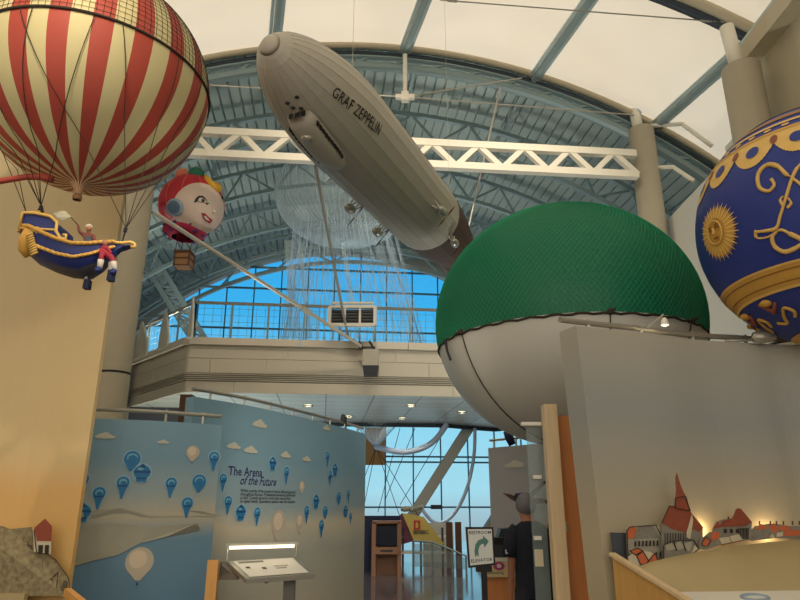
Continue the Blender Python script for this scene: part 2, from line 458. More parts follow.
# ribs under the fabric
for k, (px, py) in enumerate(((275, 57), (405, 52), (535, 77), (656, 124), (100, 100), (-60, 170))):
    a = arc_angle(px, py); mb = MB()
    nrm = (arc(a, 2)-arc(a, 1)).normalized()
    p0 = fab(a, -.05)-nrm*.14; p1 = fab(a, LEN)-nrm*.14
    side = SW.cross(nrm).normalized()
    mb.beam(p0, p1, .10, .20, nrm, 0)
    for sgn in (-1, 1): mb.beam(p0+side*.11*sgn+nrm*.04, p1+side*.11*sgn+nrm*.04, .07, .05, nrm, 1)
    struct(mb.build('roof_rib', ['steel', 'steel_pale']))
# second arch, seen at the upper right corner
LA = 3.15
mb = MB()
pts = [fab(-1.2+1.95*i/50, LA)-(arc(-1.2+1.95*i/50, 2)-arc(-1.2+1.95*i/50, 1))*.16 for i in range(51)]
mb.tube(pts, .11, 8, 0)
mb.tube([p+SW*.16+V((0, 0, .05)) for p in pts], .10, 8, 1)
struct(mb.build('trim_2', ['steel_dark', 'edge'], smooth=True))

# side walls and closing walls
mb = MB()
for sgn in (-1, 1): mb.box((sgn*21, 12, 3), (.3, 44, 6))
struct(mb.build('wall_sides', 'tanwall'))
mb = MB(); mb.box((3, -6.2, 6.5), (40, .3, 13)); struct(mb.build('wall_entrance', 'tanwall'))
# end gable: glass arch inside a solid head wall
GC = (.5, 1.25); GR = 10.2
def garc(a, r=GR, t=25.0): return W(GC[0]+r*sin(a), t, GC[1]+r*cos(a))
mb = MB(); K = 60; vs = []
for i in range(K+1):
    a = -pi/2+pi*i/K
    vs += [garc(a, GR), garc(a, GR+.75), garc(a, GR+5.5)]
mb.add(vs, [f for i in range(K) for f in ((3*i, 3*i+1, 3*i+4, 3*i+3),)], 0)
mb.add(vs, [(3*i+1, 3*i+2, 3*i+5, 3*i+4) for i in range(K)], 1)
for sgn in (-1, 1): mb.box(W(GC[0]+sgn*(GR+4), 25.0, GC[1]/2), (8, .1, GC[1]), (BX, BY, UP), 0)
# reveal of the arch
vs = []
for i in range(K+1):
    a = -pi/2+pi*i/K; vs += [garc(a, GR), garc(a, GR, 25.35)]
mb.add(vs, [(2*i, 2*i+1, 2*i+3, 2*i+2) for i in range(K)], 0)
struct(mb.build('wall_far', ['greywall', 'navy']))
arch_truss(24.3, VR-.15, VR-.85, .13, 'steel_pale', 1.2, 26)
# glazing
mb = MB()
vs = [garc(-pi/2+pi*i/K, GR, 25.25) for i in range(K+1)]+[W(GC[0]+GR, 25.25, 0.02), W(GC[0]-GR, 25.25, .02)]
mb.poly(vs); w1 = struct(mb.build('window_1', 'glass'))
mb = MB()
s = GC[0]-GR+.35
while s < GC[0]+GR:
    h = GC[1]+math.sqrt(max(0, GR*GR-(s-GC[0])**2)); mb.beam(W(s, 25.15, 0), W(s, 25.15, h), .045, .08, BY); s += 1.06
for z in (1.52, 3.15, 3.35, 4.9, 6.55, 8.2, 9.86, 10.75):
    hw = math.sqrt(max(0, GR*GR-max(0, z-GC[1])**2)); mb.beam(W(GC[0]-hw, 25.13, z), W(GC[0]+hw, 25.13, z), .10, .06)
mb.build('window_frame', 'mullion', w1)

# concrete columns
def column(p, r, z1, cap=None, name='column'):
    mb = MB(); mb.lathe((p[0], p[1], 0), [(r, 0), (r, z1), (.01, z1)], 36)
    for z in (3.9,): mb.lathe((p[0], p[1], z), [(r+.002, 0), (r+.004, .01), (r+.004, .03), (r+.002, .04)], 36, m=1)
    if cap: mb.tube([V((p[0], p[1], z1))+V((-.05, 0, 0)), V(cap)], .12, 14, 2)
    o = mb.build(name, ['concrete', 'black', 'white_paint'], smooth=False)
    for f in o.data.polygons:
        f.use_smooth = abs(f.normal.z) < .5
    return o
CL = (-5.30, 11.9); CR = (5.63, 13.3); CN = (5.94, 9.6)
struct(column(CL, .29, 10.6), 'tall round tan column beside the pale left partition', 'column')
struct(column(CR, .285, 9.96, (5.52, 13.3, 10.5)), 'round tan column where the white zigzag truss ends', 'column')
struct(column(CN, .31, 8.86, (5.84, 9.62, 9.75)), 'round tan column in the upper corner above the blue and gold balloon', 'column')
pL = at(141, 320, 17.4)
struct(column((pL.x-.46, pL.y), .3, 8.6), 'grey column in shade behind the tall left column', 'column')
# right side walls
mb = MB(); mb.box((6.15, 11.6, 3.85), (.3, 3.9, 7.7)); mb.box((6.1, 10.0, 7.74), (.42, .8, .1)); struct(mb.build('wall_right', 'greywall'))
mb = MB(); zt = 8.9
mb.prism([(6.45, 9.9, 0), (6.45, -6, 0), (6.45, -6, 9.2), (6.45, 9.9, 9.3)], (.3, 0, 0)); struct(mb.build('wall_right_upper', 'tanwall'))
mb = MB(); mb.beam((6.35, 9.9, 9.35), (6.35, 2, 9.2), .4, .34); mb.beam((6.3, 9.9, 9.62), (6.3, 2, 9.47), .14, .12, m=1); struct(mb.build('trim_3', ['edge', 'steel_pale']))
# wall fixture seen on the tan wall above the blue balloon
p = at(785, 85, 8.0)
mb = MB(); mb.box((6.25, 7.6, p.z-.1), (.4, .9, .12)); mb.box((6.35, 7.6, p.z-.2), (.2, .8, .14), m=1)
tag(mb.build('wall_bracket', ['offwhite', 'dark']), 'pale flat bracket box on the tan wall above the blue balloon', 'bracket')
# beams and braces right of the far column
for a, b in (((645, 127), (680, 124)), ((680, 124), (706, 141))):
    pass
mb = MB(); mb.tube([at(648, 126, 13.2), at(682, 124, 13.0), at(712, 146, 12.8)], .05, 8); mb.tube([at(654, 168, 13.2), at(673, 167, 13.0), at(694, 181, 12.8)], .05, 8)
tag(mb.build('pipe_bracket', 'white_paint'), 'bent white pipes running from the far right column to the wall', 'pipe')

# white zigzag truss between the columns
mb = MB()
ZT, ZB = 9.14, 8.61
P0 = V((-4.92, 11.98, 0)); P1 = V((5.30, 12.99, 0))
mb.beam(P0+UP*ZT, P1+UP*ZT, .16, .16); mb.beam(P0+UP*ZB, P1+UP*ZB, .16, .16)
n = 10
for i in range(n):
    a = P0.lerp(P1, i/n); b = P0.lerp(P1, (i+.5)/n); c = P0.lerp(P1, (i+1)/n)
    mb.beam(a+UP*ZB, b+UP*ZT, .12, .12); mb.beam(b+UP*ZT, c+UP*ZB, .12, .12)
tag(mb.build('zigzag_truss', 'white_paint'), 'long white zigzag truss spanning under the grey metal roof', 'truss')

# cable stays and their node under the roof
rt = root('cable_stay', 'white steel cable stays meeting at a small node under the roof', 'cable', W(0, 12.6, 9.9))
nd = att(405, 97, 12.3)
mb = MB(); mb.box(nd, (.42, .1, .1)); mb.box(nd, (.16, .14, .22)); mb.build('node', 'white_paint', rt)
mb = MB(); mb.tube([nd, att(405, 55, 12.5)], .05, 8); mb.build('post', 'white_paint', rt)
for q in ((640, 62), (634, 115), (210, 85)):
    mb = MB(); mb.tube([nd, att(q[0], q[1], 12.5) if q[0] != 640 else att(522, 78, 12.5)], .016, 5); mb.build('stay', 'cable', rt)
mb = MB(); a = att(440, 0, 10.8); b = att(722, 22, 9.4)
mb.tube([a, b], .014, 5); 
for p in (a.lerp(b, .03), a.lerp(b, .97), a.lerp(b, .93)): mb.tube([p, p+(b-a).normalized()*.2], .03, 6)
tag(mb.build('roof_cable', 'rod'), 'thin turnbuckle cable crossing below the cream fabric ceiling', 'cable')
mb = MB(); mb.tube([att(468, 230, 13.2), att(501, 84, 12.7)], .022, 6)
tag(mb.build('hanger_rod', 'cable'), 'thin pale hanger rod right of the airship tail', 'rod')
# lattice strut behind the face balloon
mb = MB()
a0, a1 = at(144, 238, 20), at(206, 340, 20); b0, b1 = at(136, 250, 20), at(186, 330, 20)
off = V((.0, .3, 0))
for p, q in ((a0, a1), (b0, b0.lerp(b1, 1.05))): mb.beam(p, q, .16, .16)
for i in range(12):
    p = a0.lerp(a1, i/12); q = b0.lerp(b1, (i+.5)/12); r = a0.lerp(a1, (i+1)/12)
    mb.beam(p, q, .07, .07); mb.beam(q, r, .07, .07)
tag(mb.build('lattice_strut', 'steel'), 'steep steel lattice strut leaning before the arched window behind the balcony', 'strut')
# big square strut of the lower window
def sq_strut(pa, pb, w, lab):
    mb = MB(); d = (pb-pa).normalized()
    mb.beam(pa, pb, w, w*.8, V((1, 0, .2)))
    mb.beam(pa+V((0, -.03, 0)), pb+V((0, -.03, 0)), w*.25, w*.86, V((1, 0, .2)), 1)
    return tag(mb.build('inclined_strut', ['alu', 'steel_dark']), lab, 'strut', 'inclined window struts')
sq_strut(at(392, 548, 23), at(470, 426, 23), .42, 'grey square strut leaning across the lower window above the yellow hut')
sq_strut(at(478, 545, 23.3), at(520, 480, 23.3), .42, 'grey inclined strut half hidden by the white cloud partition')

# ================================================================== BALCONY
bal = root('balcony', 'upper floor balcony with beige fascia panels and louvre slots', 'balcony', (0, 16, 4.15), kind='structure')
FL = [V((-8.6, 19.2, 0)), V((-5.1, 15.37, 0)), V((4.7, 16.47, 0))]
ZB0, ZB1 = 4.15, 5.3
poly = [FL[0], FL[1], FL[2], V((4.6, 20, 0)), V((3.9, 22.2, 0)), V((3.3, 22.9, 0)), V((2.5, 22.4, 0)), V((1.5, 21.65, 0)), V((-1.1, 21.4, 0)), V((-9, 20.9, 0))]
mb = MB(); mb.prism([p+UP*ZB0 for p in poly], (0, 0, ZB1-ZB0)); mb.build('slab', 'soffit', bal)
mb = MB()
for p, q in zip(poly[3:], poly[4:]): mb.beam(p+UP*(ZB0-.02), q+UP*(ZB0-.02), .12, .2)
mb.build('edge_trim', 'steel_dark', bal)
def fascia(A, B, mats):
    d = (B-A); L = d.length; d.normalize(); n = V((d.y, -d.x, 0))
    if n.dot(-A) < 0: n = -n
    mp = MB(); ml = MB(); mc = MB()
    def row(mb, z0, z1, off, w, sh, m=None):
        x = -sh
        while x < L:
            a = max(0, x)+.008; b = min(L, x+w)-.008
            if b > a: mb.box(A+d*(a+b)/2+n*(off/2)+UP*(z0+z1)/2, (b-a, off, z1-z0-.012), (d, n, UP), m)
            x += w
    row(mp, 4.15, 4.42, .04, 1.33, .2); row(mp, 4.62, 4.98, .04, 1.33, .8); row(mp, 4.98, 5.29, .035, 2.66, .3)
    row(mc, 5.29, 5.475, .16, 2.66, 0)
    ml.box((A+B)/2+n*.01+UP*4.52, (L, .02, .2), (d, n, UP), 1)
    for k in range(4): ml.box((A+B)/2+n*.04+UP*(4.45+.047*k), (L, .05, .018), (d, n, UP), 0)
    mp.build('fascia_panel', 'panel', bal); mc.build('curb', 'panel_warm', bal); ml.build('louvre', ['panel', 'louvre'], bal)
    return d, n
fascia(FL[1], FL[2], None)
dl, nl = fascia(FL[0], FL[1], None)
# railing
rl = root('balcony_railing', 'long mesh railing with dark handrail along the balcony edge', 'railing', (0, 16, 5.475))
RP = [FL[0].lerp(FL[1], .12), FL[1]+V((.02, .12, 0)), FL[2]+V((0, .12, 0))]
mb = MB(); mb.tube([p+UP*6.43 for p in RP], .035, 8); mb.tube([p+UP*6.40 for p in RP], .02, 6); mb.build('handrail', 'rod', rl)
mb = MB()
for A, B in zip(RP, RP[1:]):
    L = (B-A).length; n = int(L/.84)
    for i in range(n+1): mb = MB(); mb.box(A.lerp(B, i/n)+UP*5.94, (.05, .02, .95)); mb.build('post', 'steel', rl)
mb = MB()
for A, B in zip(RP, RP[1:]):
    L = (B-A).length; n = int(L/.21)
    for i in range(n+1): p = A.lerp(B, i/n); mb.tube([p+UP*5.48, p+UP*6.36], .005, 3)
    for k in range(5): mb.tube([A+UP*(5.6+.17*k), B+UP*(5.6+.17*k)], .005, 3)
mb.build('mesh_infill', 'steel', rl, kind='stuff')
# white fins on the angled end of the railing
for k, (px, y0, y1, w, lab) in enumerate(((196, 304, 338, 6, 'slim white curved fin at the balcony corner'), (170, 312, 350, 15, 'white curved fin in the middle of the angled railing'), (148, 322, 358, 22, 'wide white curved fin at the far end of the railing'))):
    A = FL[0]; B = FL[1]; d = ray(px, 340)
    e = B-A; t = (A.x*d.y-A.y*d.x)/(d.x*e.y-d.y*e.x)*-1
    # intersect in plan
    den = d.x*e.y-d.y*e.x; t = -(A.x*d.y-A.y*d.x)/den*-1
    p = A+e*t
    dd = e.normalized(); nn = V((dd.y, -dd.x, 0))
    if nn.dot(-p) < 0: nn = -nn
    Yp = p.y; z0 = 5.40; z1 = 6.45; ww = w*Yp/650*1.6
    pts = []
    for i in range(13):
        u = i/12; pts.append(p+nn*.18+dd*(-ww/2+ww*.35*(u**2))+UP*(z0+(z1-z0)*u))
    for i in range(12, -1, -1):
        u = i/12; pts.append(p+nn*.18+dd*(-ww/2+ww*.35+ww*(sin(pi*(.5+u*.5)))*.65)+UP*(z0+(z1-z0)*u))
    mb = MB(); mb.prism(pts, -nn*.05)
    tag(mb.build('railing_fin', 'offwhite'), lab, 'fin', 'white railing fins')
# downlights
for i, (px, py) in enumerate(((308, 405.5), (411, 405.5), (402, 418), (349, 416.5), (462, 412))):
    p = atz(px, py, 4.15); mb = MB()
    mb.lathe(p, [(.13, -.004), (.15, -.03), (.10, -.035), (.095, -.01)], 20)
    mb.lathe(p, [(.095, -.012), (.001, -.012)], 20, m=1)
    L = ['downlight glowing nearest the end of the blue mural top rail', 'downlight glowing under the balcony front edge near the green balloon', 'downlight in the second row nearest the window', 'downlight just above the far end of the blue mural', 'downlight beside the white lower half of the green balloon'][i]
    tag(mb.build('downlight', ['alu', 'lampwhite']), L, 'light', 'balcony downlights')
    l = bpy.data.lights.new('downlight_lamp', 'SPOT'); l.energy = 40; l.color = (1, .93, .8); l.spot_size = 2.2; l.shadow_soft_size = .08
    o = bpy.data.objects.new('downlight_lamp', l); COL.objects.link(o); o.location = p-UP*.05
# dark walls beneath the balcony on the left
mb = MB(); mb.box(W(-6.4, 18.6, 2.1), (5.2, .2, 4.1), (BX, BY, UP)); struct(mb.build('wall_left_under', 'dark'))
p = at(187, 407, 14.9); mb = MB(); mb.box((p.x, p.y, 2.0), (.26, .3, 4.0)); struct(mb.build('trim_4', 'brown'))
# loudspeaker box with its tie rods
bp = at(371, 362, 15.35); sb = root('speaker_box', 'grey boxy loudspeaker hanging before the balcony fascia', 'speaker', bp-UP*.35)
mb = MB(); mb.prism([bp+V((-.19, -.2, .27)), bp+V((.19, -.2, .27)), bp+V((.19, -.2, -.12)), bp+V((-.19, -.2, -.12))], (0, .36, 0))
mb.prism([bp+V((-.19, -.2, -.12)), bp+V((.19, -.2, -.12)), bp+V((.16, -.14, -.34)), bp+V((-.16, -.14, -.34))], (0, .28, 0), 1)
mb.build('cabinet', ['alu', 'dark'], sb)
mb = MB(); mb.tube([bp+V((-.15, 0, .27)), bp+V((-.3, 0, .5))], .03, 6); mb.tube([bp+V((.1, 0, .27)), bp+V((-.05, 0, .52))], .03, 6); mb.box(bp+V((-.1, 0, .36)), (.4, .05, .04)); mb.build('yoke', 'dark', sb)
mb = MB(); mb.tube([V((CL[0]+.35, CL[1], at(158, 212, 11.9).z)), at(361, 346, 15.2)], .045, 8)
a = at(361, 346, 15.2); b = V((CL[0]+.35, CL[1], at(158, 212, 11.9).z)); mb.tube([a.lerp(b, .28), a.lerp(b, .32)], .07, 8)
tag(mb.build('tie_rod', 'cable'), 'long pale rod slanting from the left column to the grey loudspeaker', 'rod')
mb = MB(); mb.tube([at(315, 163, 12.5), at(341, 303, 14.8), at(348, 336, 15.2)], .032, 8)
tag(mb.build('drop_rod', 'rod'), 'thin rod dropping from the white truss past the slatted unit', 'rod')
# slatted unit on the railing
q0, q1 = at(330, 307, 15.1), at(375, 325, 15.1)
hu = root('slatted_unit', 'dark slatted unit in a pale frame hung on the balcony railing', 'unit', V((q0.x, 15.1, q1.z)))
c = (q0+q1)/2; w = q1.x-q0.x; h = q0.z-q1.z
mb = MB()
for z in (q0.z, q1.z): mb.box((c.x, 15.1, z), (w, .12, .07))
for k in range(4): mb.box((q0.x+w*k/3, 15.1, c.z), (.05 if k in (1, 2) else .08, .10, h))
mb.box((c.x, 15.1, q0.z+.1), (w*.95, .06, .05)); mb.build('frame', 'offwhite', hu)
mb = MB()
for k in range(5): mb.box((c.x, 15.14, q1.z+h*(k+.8)/6), (w*.95, .06, h*.11))
mb.box((c.x, 15.2, c.z), (w*.95, .02, h*.8), m=1); mb.build('slats', ['dark', 'black'], hu)

# ================================================================== AIRSHIP
NOSE = EYE+ray(267, 42)*6.2; TAIL = EYE+ray(473, 269)*12.9
ax = (TAIL-NOSE); LA_ = ax.length; ax.normalize()
right_ = ax.cross(UP).normalized(); up_ = right_.cross(ax).normalized()   # right_ : starboard when looking to the tail
PORT = right_ if right_.dot(EYE-NOSE) > 0 else -right_
RH = .56
def hull_shape(x):
    a = (1-(1-min(x/.262, 1))**2.51)**(1/1.8) if x < .262 else 1
    t = max(0, (x-.55)/.45); return max(.02, a*(1-t**2.3))
STS0 = [0, .002, .005, .01, .018, .028, .04, .055, .075, .10, .13, .165, .2, .24, .262, .30, .36, .43, .5, .55, .58, .62, .66, .7, .74, .78, .82, .86, .9, .93, .96, .98, 1]
PROF = [(x, hull_shape(x)) for x in STS0]
def prof_r(s):
    for (a, ra), (b, rb) in zip(PROF, PROF[1:]):
        if a <= s <= b: return RH*(ra+(rb-ra)*(s-a)/(b-a))
    return .01
def hp(s, ang, off=0):
    """point on hull: ang 0 = port side, -pi/2 = keel"""
    r = prof_r(s)+off
    return NOSE+ax*(s*LA_)+(PORT*cos(ang)+up_*sin(ang))*r
ar = root('airship', 'large silver model airship hanging with its nose toward the viewer', 'airship', (NOSE+TAIL)/2)
NG = 24; TS = .62; STS = [p[0] for p in PROF]
mb = MB()
vs = [hp(s, 2*pi*(j+.5)/NG) for s in STS for j in range(NG)]; nS = len(STS)
for i in range(nS-1):
    for j in range(NG):
        b = len(mb.v)
        mb.f.append([i*NG+j, i*NG+(j+1) % NG, (i+1)*NG+(j+1) % NG, (i+1)*NG+j]); mb.m.append(1 if STS[i] >= TS else 0)
mb.v += vs
mb.build('hull', ['hull', 'tail'], ar)
mb = MB(); 
for j in range(NG): mb.tube([hp(s, 2*pi*(j+.5)/NG, .002) for s in STS if s <= TS and s > 0.01], .0012, 3)
mb.build('seams', 'hull_seam', ar)
mb = MB(); mb.lathe(NOSE, [(r*1.02, h) for r, h in ((.001, -.010), (.05, -.007), (prof_r(.003)+.003, .002*LA_), (prof_r(.006)+.005, .006*LA_), (prof_r(.006)-.003, .0062*LA_))], 20, (PORT, up_, ax)); mb.build('nose_cap', 'hull', ar, smooth=True)
def hhit(px, py):
    best = None; d = ray(px, py).normalized()
    for i in range(241):
        for j in range(240):
            x = i/240; a = -pi+2*pi*j/240; p = hp(x, a); v = p-EYE; e = (v-d*v.dot(d)).length
            n = (hp(x, a, .5)-p)
            if n.dot(v) < 0 and (best is None or e < best[0]): best = (e, x, a)
    return best[1], best[2]
# nose details: mooring ring marks
mb = MB()
for k in range(4):
    s, a = hhit(*((287, 102), (297, 98), (293, 108), (301, 108))[k]); p = hp(s, a, .004); mb = MB(); mb.sphere(p, .026, 8, 6, (1, 1, .5)); mb.build('valve', 'dark', ar)
# passenger car
cs = hhit(318, 146)[0]; cp = hp(cs, -pi/2)
mb = MB(); cl = 1.05
st = [(-.5, .55), (-.47, .8), (-.40, .95), (-.25, 1), (.1, 1), (.3, .8), (.42, .5), (.5, .15)]
ring = []
K = 14
for x, w in st:
    for j in range(K+1):
        a = pi*j/K
        pr = prof_r(cs+x*cl/LA_)
        base = NOSE+ax*(cs*LA_+x*cl)-up_*(pr*.93)
        ring.append(base+PORT*(.165*w*cos(a))-up_*(.16*w*sin(a)**.8+.015))
mb.add(ring, [(i*(K+1)+j, i*(K+1)+j+1, (i+1)*(K+1)+j+1, (i+1)*(K+1)+j) for i in range(len(st)-1) for j in range(K)]+[tuple(range(K+1))])
car = mb.build('passenger_car', 'hull', ar, smooth=True)
mb = MB()
for sg in (1, -1):
    for k in range(10):
        x = -.36+.062*k; pr = prof_r(cs+x*cl/LA_); base = NOSE+ax*(cs*LA_+x*cl)-up_*(pr*.93+.075)
        ww = 1.0 if x < .1 else 1.0-.2*(x-.1)/.2
        mb = MB(); mb.box(base+PORT*sg*.163*ww, (.05, .012, .045), (ax, PORT, up_)); mb.build('window', 'black', car)
for k in (-1, 0, 1):
    mb = MB(); pr = prof_r(cs-.5*cl/LA_); base = NOSE+ax*(cs*LA_-.503*cl)-up_*(pr*.93+.06); mb.box(base+PORT*.07*k, (.01, .05, .05), (ax, PORT, up_)); mb.build('window', 'black', car)
mb = MB(); pr = prof_r(cs-.3*cl/LA_); base = NOSE+ax*(cs*LA_-.3*cl)-up_*(pr*.93+.2); mb.sphere(base+up_*.03, .065, 14, 8, (1, 1, .7)); mb.build('bumper', 'silver', car, smooth=True)
# engine pods
for s, a in (hhit(434, 208), hhit(449, 238), (hhit(362, 200)[0]+.03, -2.3), (hhit(392, 226)[0]+.03, -2.3)):
    c = hp(s, a, .13); out = (hp(s, a, 1)-hp(s, a)).normalized()
    mb = MB(); mb.lathe(c-ax*.13, [(.001, 0), (.04, .02), (.06, .07), (.066, .13), (.055, .19), (.025, .25), (.001, .27)], 12, (PORT, up_, ax))
    pod = mb.build('engine_pod', 'silver', ar, smooth=True)
    mb = MB()
    for k in (-1, 1):
        mb.tube([c+ax*.06*k, hp(s+.012*k, a, -.02)], .012, 5)
        mb.tube([c+ax*.06*k, hp(s+.012*k, a+.16, -.02)], .012, 5)
    mb.build('strut', 'silver', pod)
    mb = MB(); q = c+ax*.2
    for k in range(2): 
        d = (PORT*cos(.8+k*pi)+up_*sin(.8+k*pi)); mb.prism([q, q+d*.10+up_*.015, q+d*.2, q+d*.1-up_*.015], ax*.01)
    mb.build('propeller', 'brown', pod)
# fins
for k in range(4):
    a = k*pi/2; d = PORT*cos(a)+up_*sin(a); nrm = ax.cross(d).normalized()
    def fp(s, h): return NOSE+ax*(s*LA_)+d*h
    r0 = prof_r(.82)
    pts = [fp(.80, prof_r(.8)-.03), fp(.86, r0+.05), fp(.91, r0+.11), fp(.985, r0+.11), fp(.985, .03), fp(.93, .05), fp(.86, .1)]
    mb = MB(); mb.prism([p-nrm*.025 for p in pts], nrm*.05)
    fin = mb.build('tail_fin', 'tail', ar)
    mb = MB(); mb.tube([p for p in pts[:4]], .025, 6); mb.build('fin_edge', 'tail_edge', fin)
# lettering
mb = MB(); R0 = prof_r(.3)
h0, h1 = hhit(332, 91), hhit(379, 131)
vs_t, fs_t = text2d('GRAF ZEPPELIN', 1, align='LEFT', space=1.08, bold=.006)
xa, xb = min(v[0] for v in vs_t), max(v[0] for v in vs_t)
kx = (h1[0]-h0[0])*LA_/(xb-xa)
mb.add([hp(h0[0]+(v[0]-xa)*kx/LA_, h0[1]+(h1[1]-h0[1])*(v[0]-xa)/(xb-xa)+v[1]*.19/RH, .01) for v in vs_t], fs_t); mb.build('lettering', 'lettering', ar)
# suspension wires
for s in (.25, .8):
    p = hp(s, pi/2); mb = MB(); mb.tube([p, V((p.x, p.y, 11.5))], .004, 4); mb.build('suspension_wire', 'cable', ar)

# ================================================================== BALLOON ENVELOPES
def ellip(c, rx, rz, lat, lon, off=0):
    return c+V(((rx+off)*cos(lat)*cos(lon), (rx+off)*cos(lat)*sin(lon), (rz+off)*sin(lat)))
def neck_prof(R, rz, neck_r, neck_len, k=28):
    """sphere above, drawn into a short neck below"""
    pr = []
    a_n = -math.acos(min(1, neck_r*3.2/R))
    for i in range(k+1):
        a = pi/2+(a_n-pi/2)*i/k; pr.append((R*cos(a), rz*sin(a)))
    r0, h0 = pr[-1]
    for i in range(1, 7):
        u = i/6; pr.append((r0+(neck_r-r0)*(1-(1-u)**1.6), h0-neck_len*u**1.25))
    return pr
# --- striped balloon
SC_ = V((-.548*4.5, 4.5, .7187*4.5+1.6)); SR = .196*4.5
sb_ = root('striped_balloon', 'big red and cream striped balloon with net over its upper half', 'balloon', SC_-UP*SR)
NP = 20
def slon(px, py):
    d = ray(px, py).normalized(); oc = EYE-SC_; b = d.dot(oc); q = b*b-(oc.dot(oc)-SR*SR); p = EYE+d*(-b-math.sqrt(q))-SC_
    return math.atan2(p.y, p.x)
PH = slon(56, 45)-pi/2/NP
pr = neck_prof(SR, SR, .022, .10, 36)
mb = MB(); mb.lathe(SC_, pr, NP*4, mf=lambda i, j: (j//2) % 2, ax=(V((cos(PH), sin(PH), 0)), V((-sin(PH), cos(PH), 0)), UP))
mb.build('envelope', ['red', 'cream'], sb_, smooth=True)
mb = MB(); mb.lathe(SC_+UP*(pr[-1][1]-.035), [(.03, 0), (.034, .01), (.034, .03), (.026, .045), (.02, .02), (.02, 0)], 16); mb.build('neck_ring', 'wicker', sb_, smooth=True)
mb = MB(); mb.tube([ellip(SC_, SR, SR, 0, 2*pi*i/96, .006) for i in range(97)], .011, 6, caps=False); mb.build('equator_rope', 'rope', sb_, smooth=True)
mb = MB(); nn = 120
for k in range(nn):
    lo = 2*pi*k/nn; mb.tube([ellip(SC_, SR, SR, 1.35*i/12, lo, .003) for i in range(13)], .0018, 3, caps=False)
for k in range(1, 24): mb.tube([ellip(SC_, SR, SR, k*.055, 2*pi*i/90, .003) for i in range(91)], .0018, 3, caps=False)
mb.build('net', 'rope', sb_)
# gondola hung beneath
GY = 4.35
def gp(px, py, dy=0): return at(px, py, GY+dy)
gd = root('boat_gondola', 'blue and gold boat shaped gondola hanging under the striped balloon', 'gondola', gp(75, 288))
# hull cross sections along its length (x pixel, top y, bottom y, half width m)
secs = [(24, 233, 246, .05), (30, 230, 256, .10), (40, 233, 265, .15), (55, 241, 272, .19), (70, 248, 276.5, .20), (85, 252, 278, .19), (98, 250, 271, .15), (108, 246, 263, .10), (116, 243, 255, .05)]
mb = MB(); vs = []; K = 10
for px, yt, yb, hw in secs:
    T = gp(px, yt); B = gp(px, yb)
    for j in range(K+1):
        a = pi*j/K; c_ = cos(a); s_ = sin(a)**.7
        vs.append(V((T.x, T.y, T.z))+V((0, -hw*c_, 0))+(B-T)*s_)
n = K+1
fs = [(i*n+j, i*n+j+1, (i+1)*n+j+1, (i+1)*n+j) for i in range(len(secs)-1) for j in range(K)]
mb.add(vs, fs, 0)
mb.add(vs, [(0+i*n, (i+1)*n, (i+1)*n+K, i*n+K) for i in range(len(secs)-1)]+[tuple(range(n)), tuple(range((len(secs)-1)*n, len(secs)*n))], 0)
mb.m = [1 if (i < (len(secs)-1)*K and 3 <= (i//K) <= 6 and (i % K) in (3, 4, 5, 6)) else mm for i, mm in enumerate(mb.m)]
hull = mb.build('hull', ['boat_blue', 'boat_grey'], gd, smooth=True)
mb = MB()
for sg in (-1, 1):
    pts = []
    for px, yt, yb, hw in secs: p = gp(px, yt+1.5); pts.append(p+V((0, sg*(hw+.008), 0)))
    mb.tube(pts, .014, 6)
    # gold leaf bumps
    for i in range(22):
        u = i/21*(len(pts)-1.001); k = int(u); q = pts[k].lerp(pts[k+1], u-k); mb.sphere(q, .02, 8, 6, (1, .6, .7), m=1)
mb.build('gunwale', ['gold', 'gold_pale'], hull, smooth=True)
mb = MB()
gl_ = []
for k, (px, yt, yb, hw) in enumerate(secs[1:]):
    T = gp(px, yt); B = gp(px, yb); a = .42; gl_.append(T+V((0, -(hw+.006)*cos(a), 0))+(B-T)*sin(a)**.7)
for i in range(44):
    u = i/43*(len(gl_)-1.001); k = int(u); q = gl_[k].lerp(gl_[k+1], u-k); mb.sphere(q, .015 if i % 2 else .019, 8, 6, (1.2, .6, .7), m=i % 2)
mb.build('leaf_garland', ['gold', 'gold_pale'], hull, smooth=True)
# gold stern scroll
mb = MB(); pts = [gp(32+9*cos(t)*1.0, 236+11*sin(t)*1.0, -.11) for t in [2.2+.35*i for i in range(12)]]
mb.tube([gp(36, 231, -.1), gp(30, 233, -.12), gp(26, 240, -.12), gp(25, 250, -.1), gp(29, 256, -.08)], [.03, .05, .05, .045, .03], 8)
mb.tube([gp(40, 233, -.16), gp(37, 230, -.15), gp(33, 231, -.14), gp(30, 236, -.14)], .025, 8, 1)
for i in range(9): p = gp(26+.6*i, 236+2.4*i, -.16); mb.tube([p, p+V((.05, -.01, .02))], .008, 5, 1)
mb.build('stern_scroll', ['gold', 'gold_pale'], gd, smooth=True)
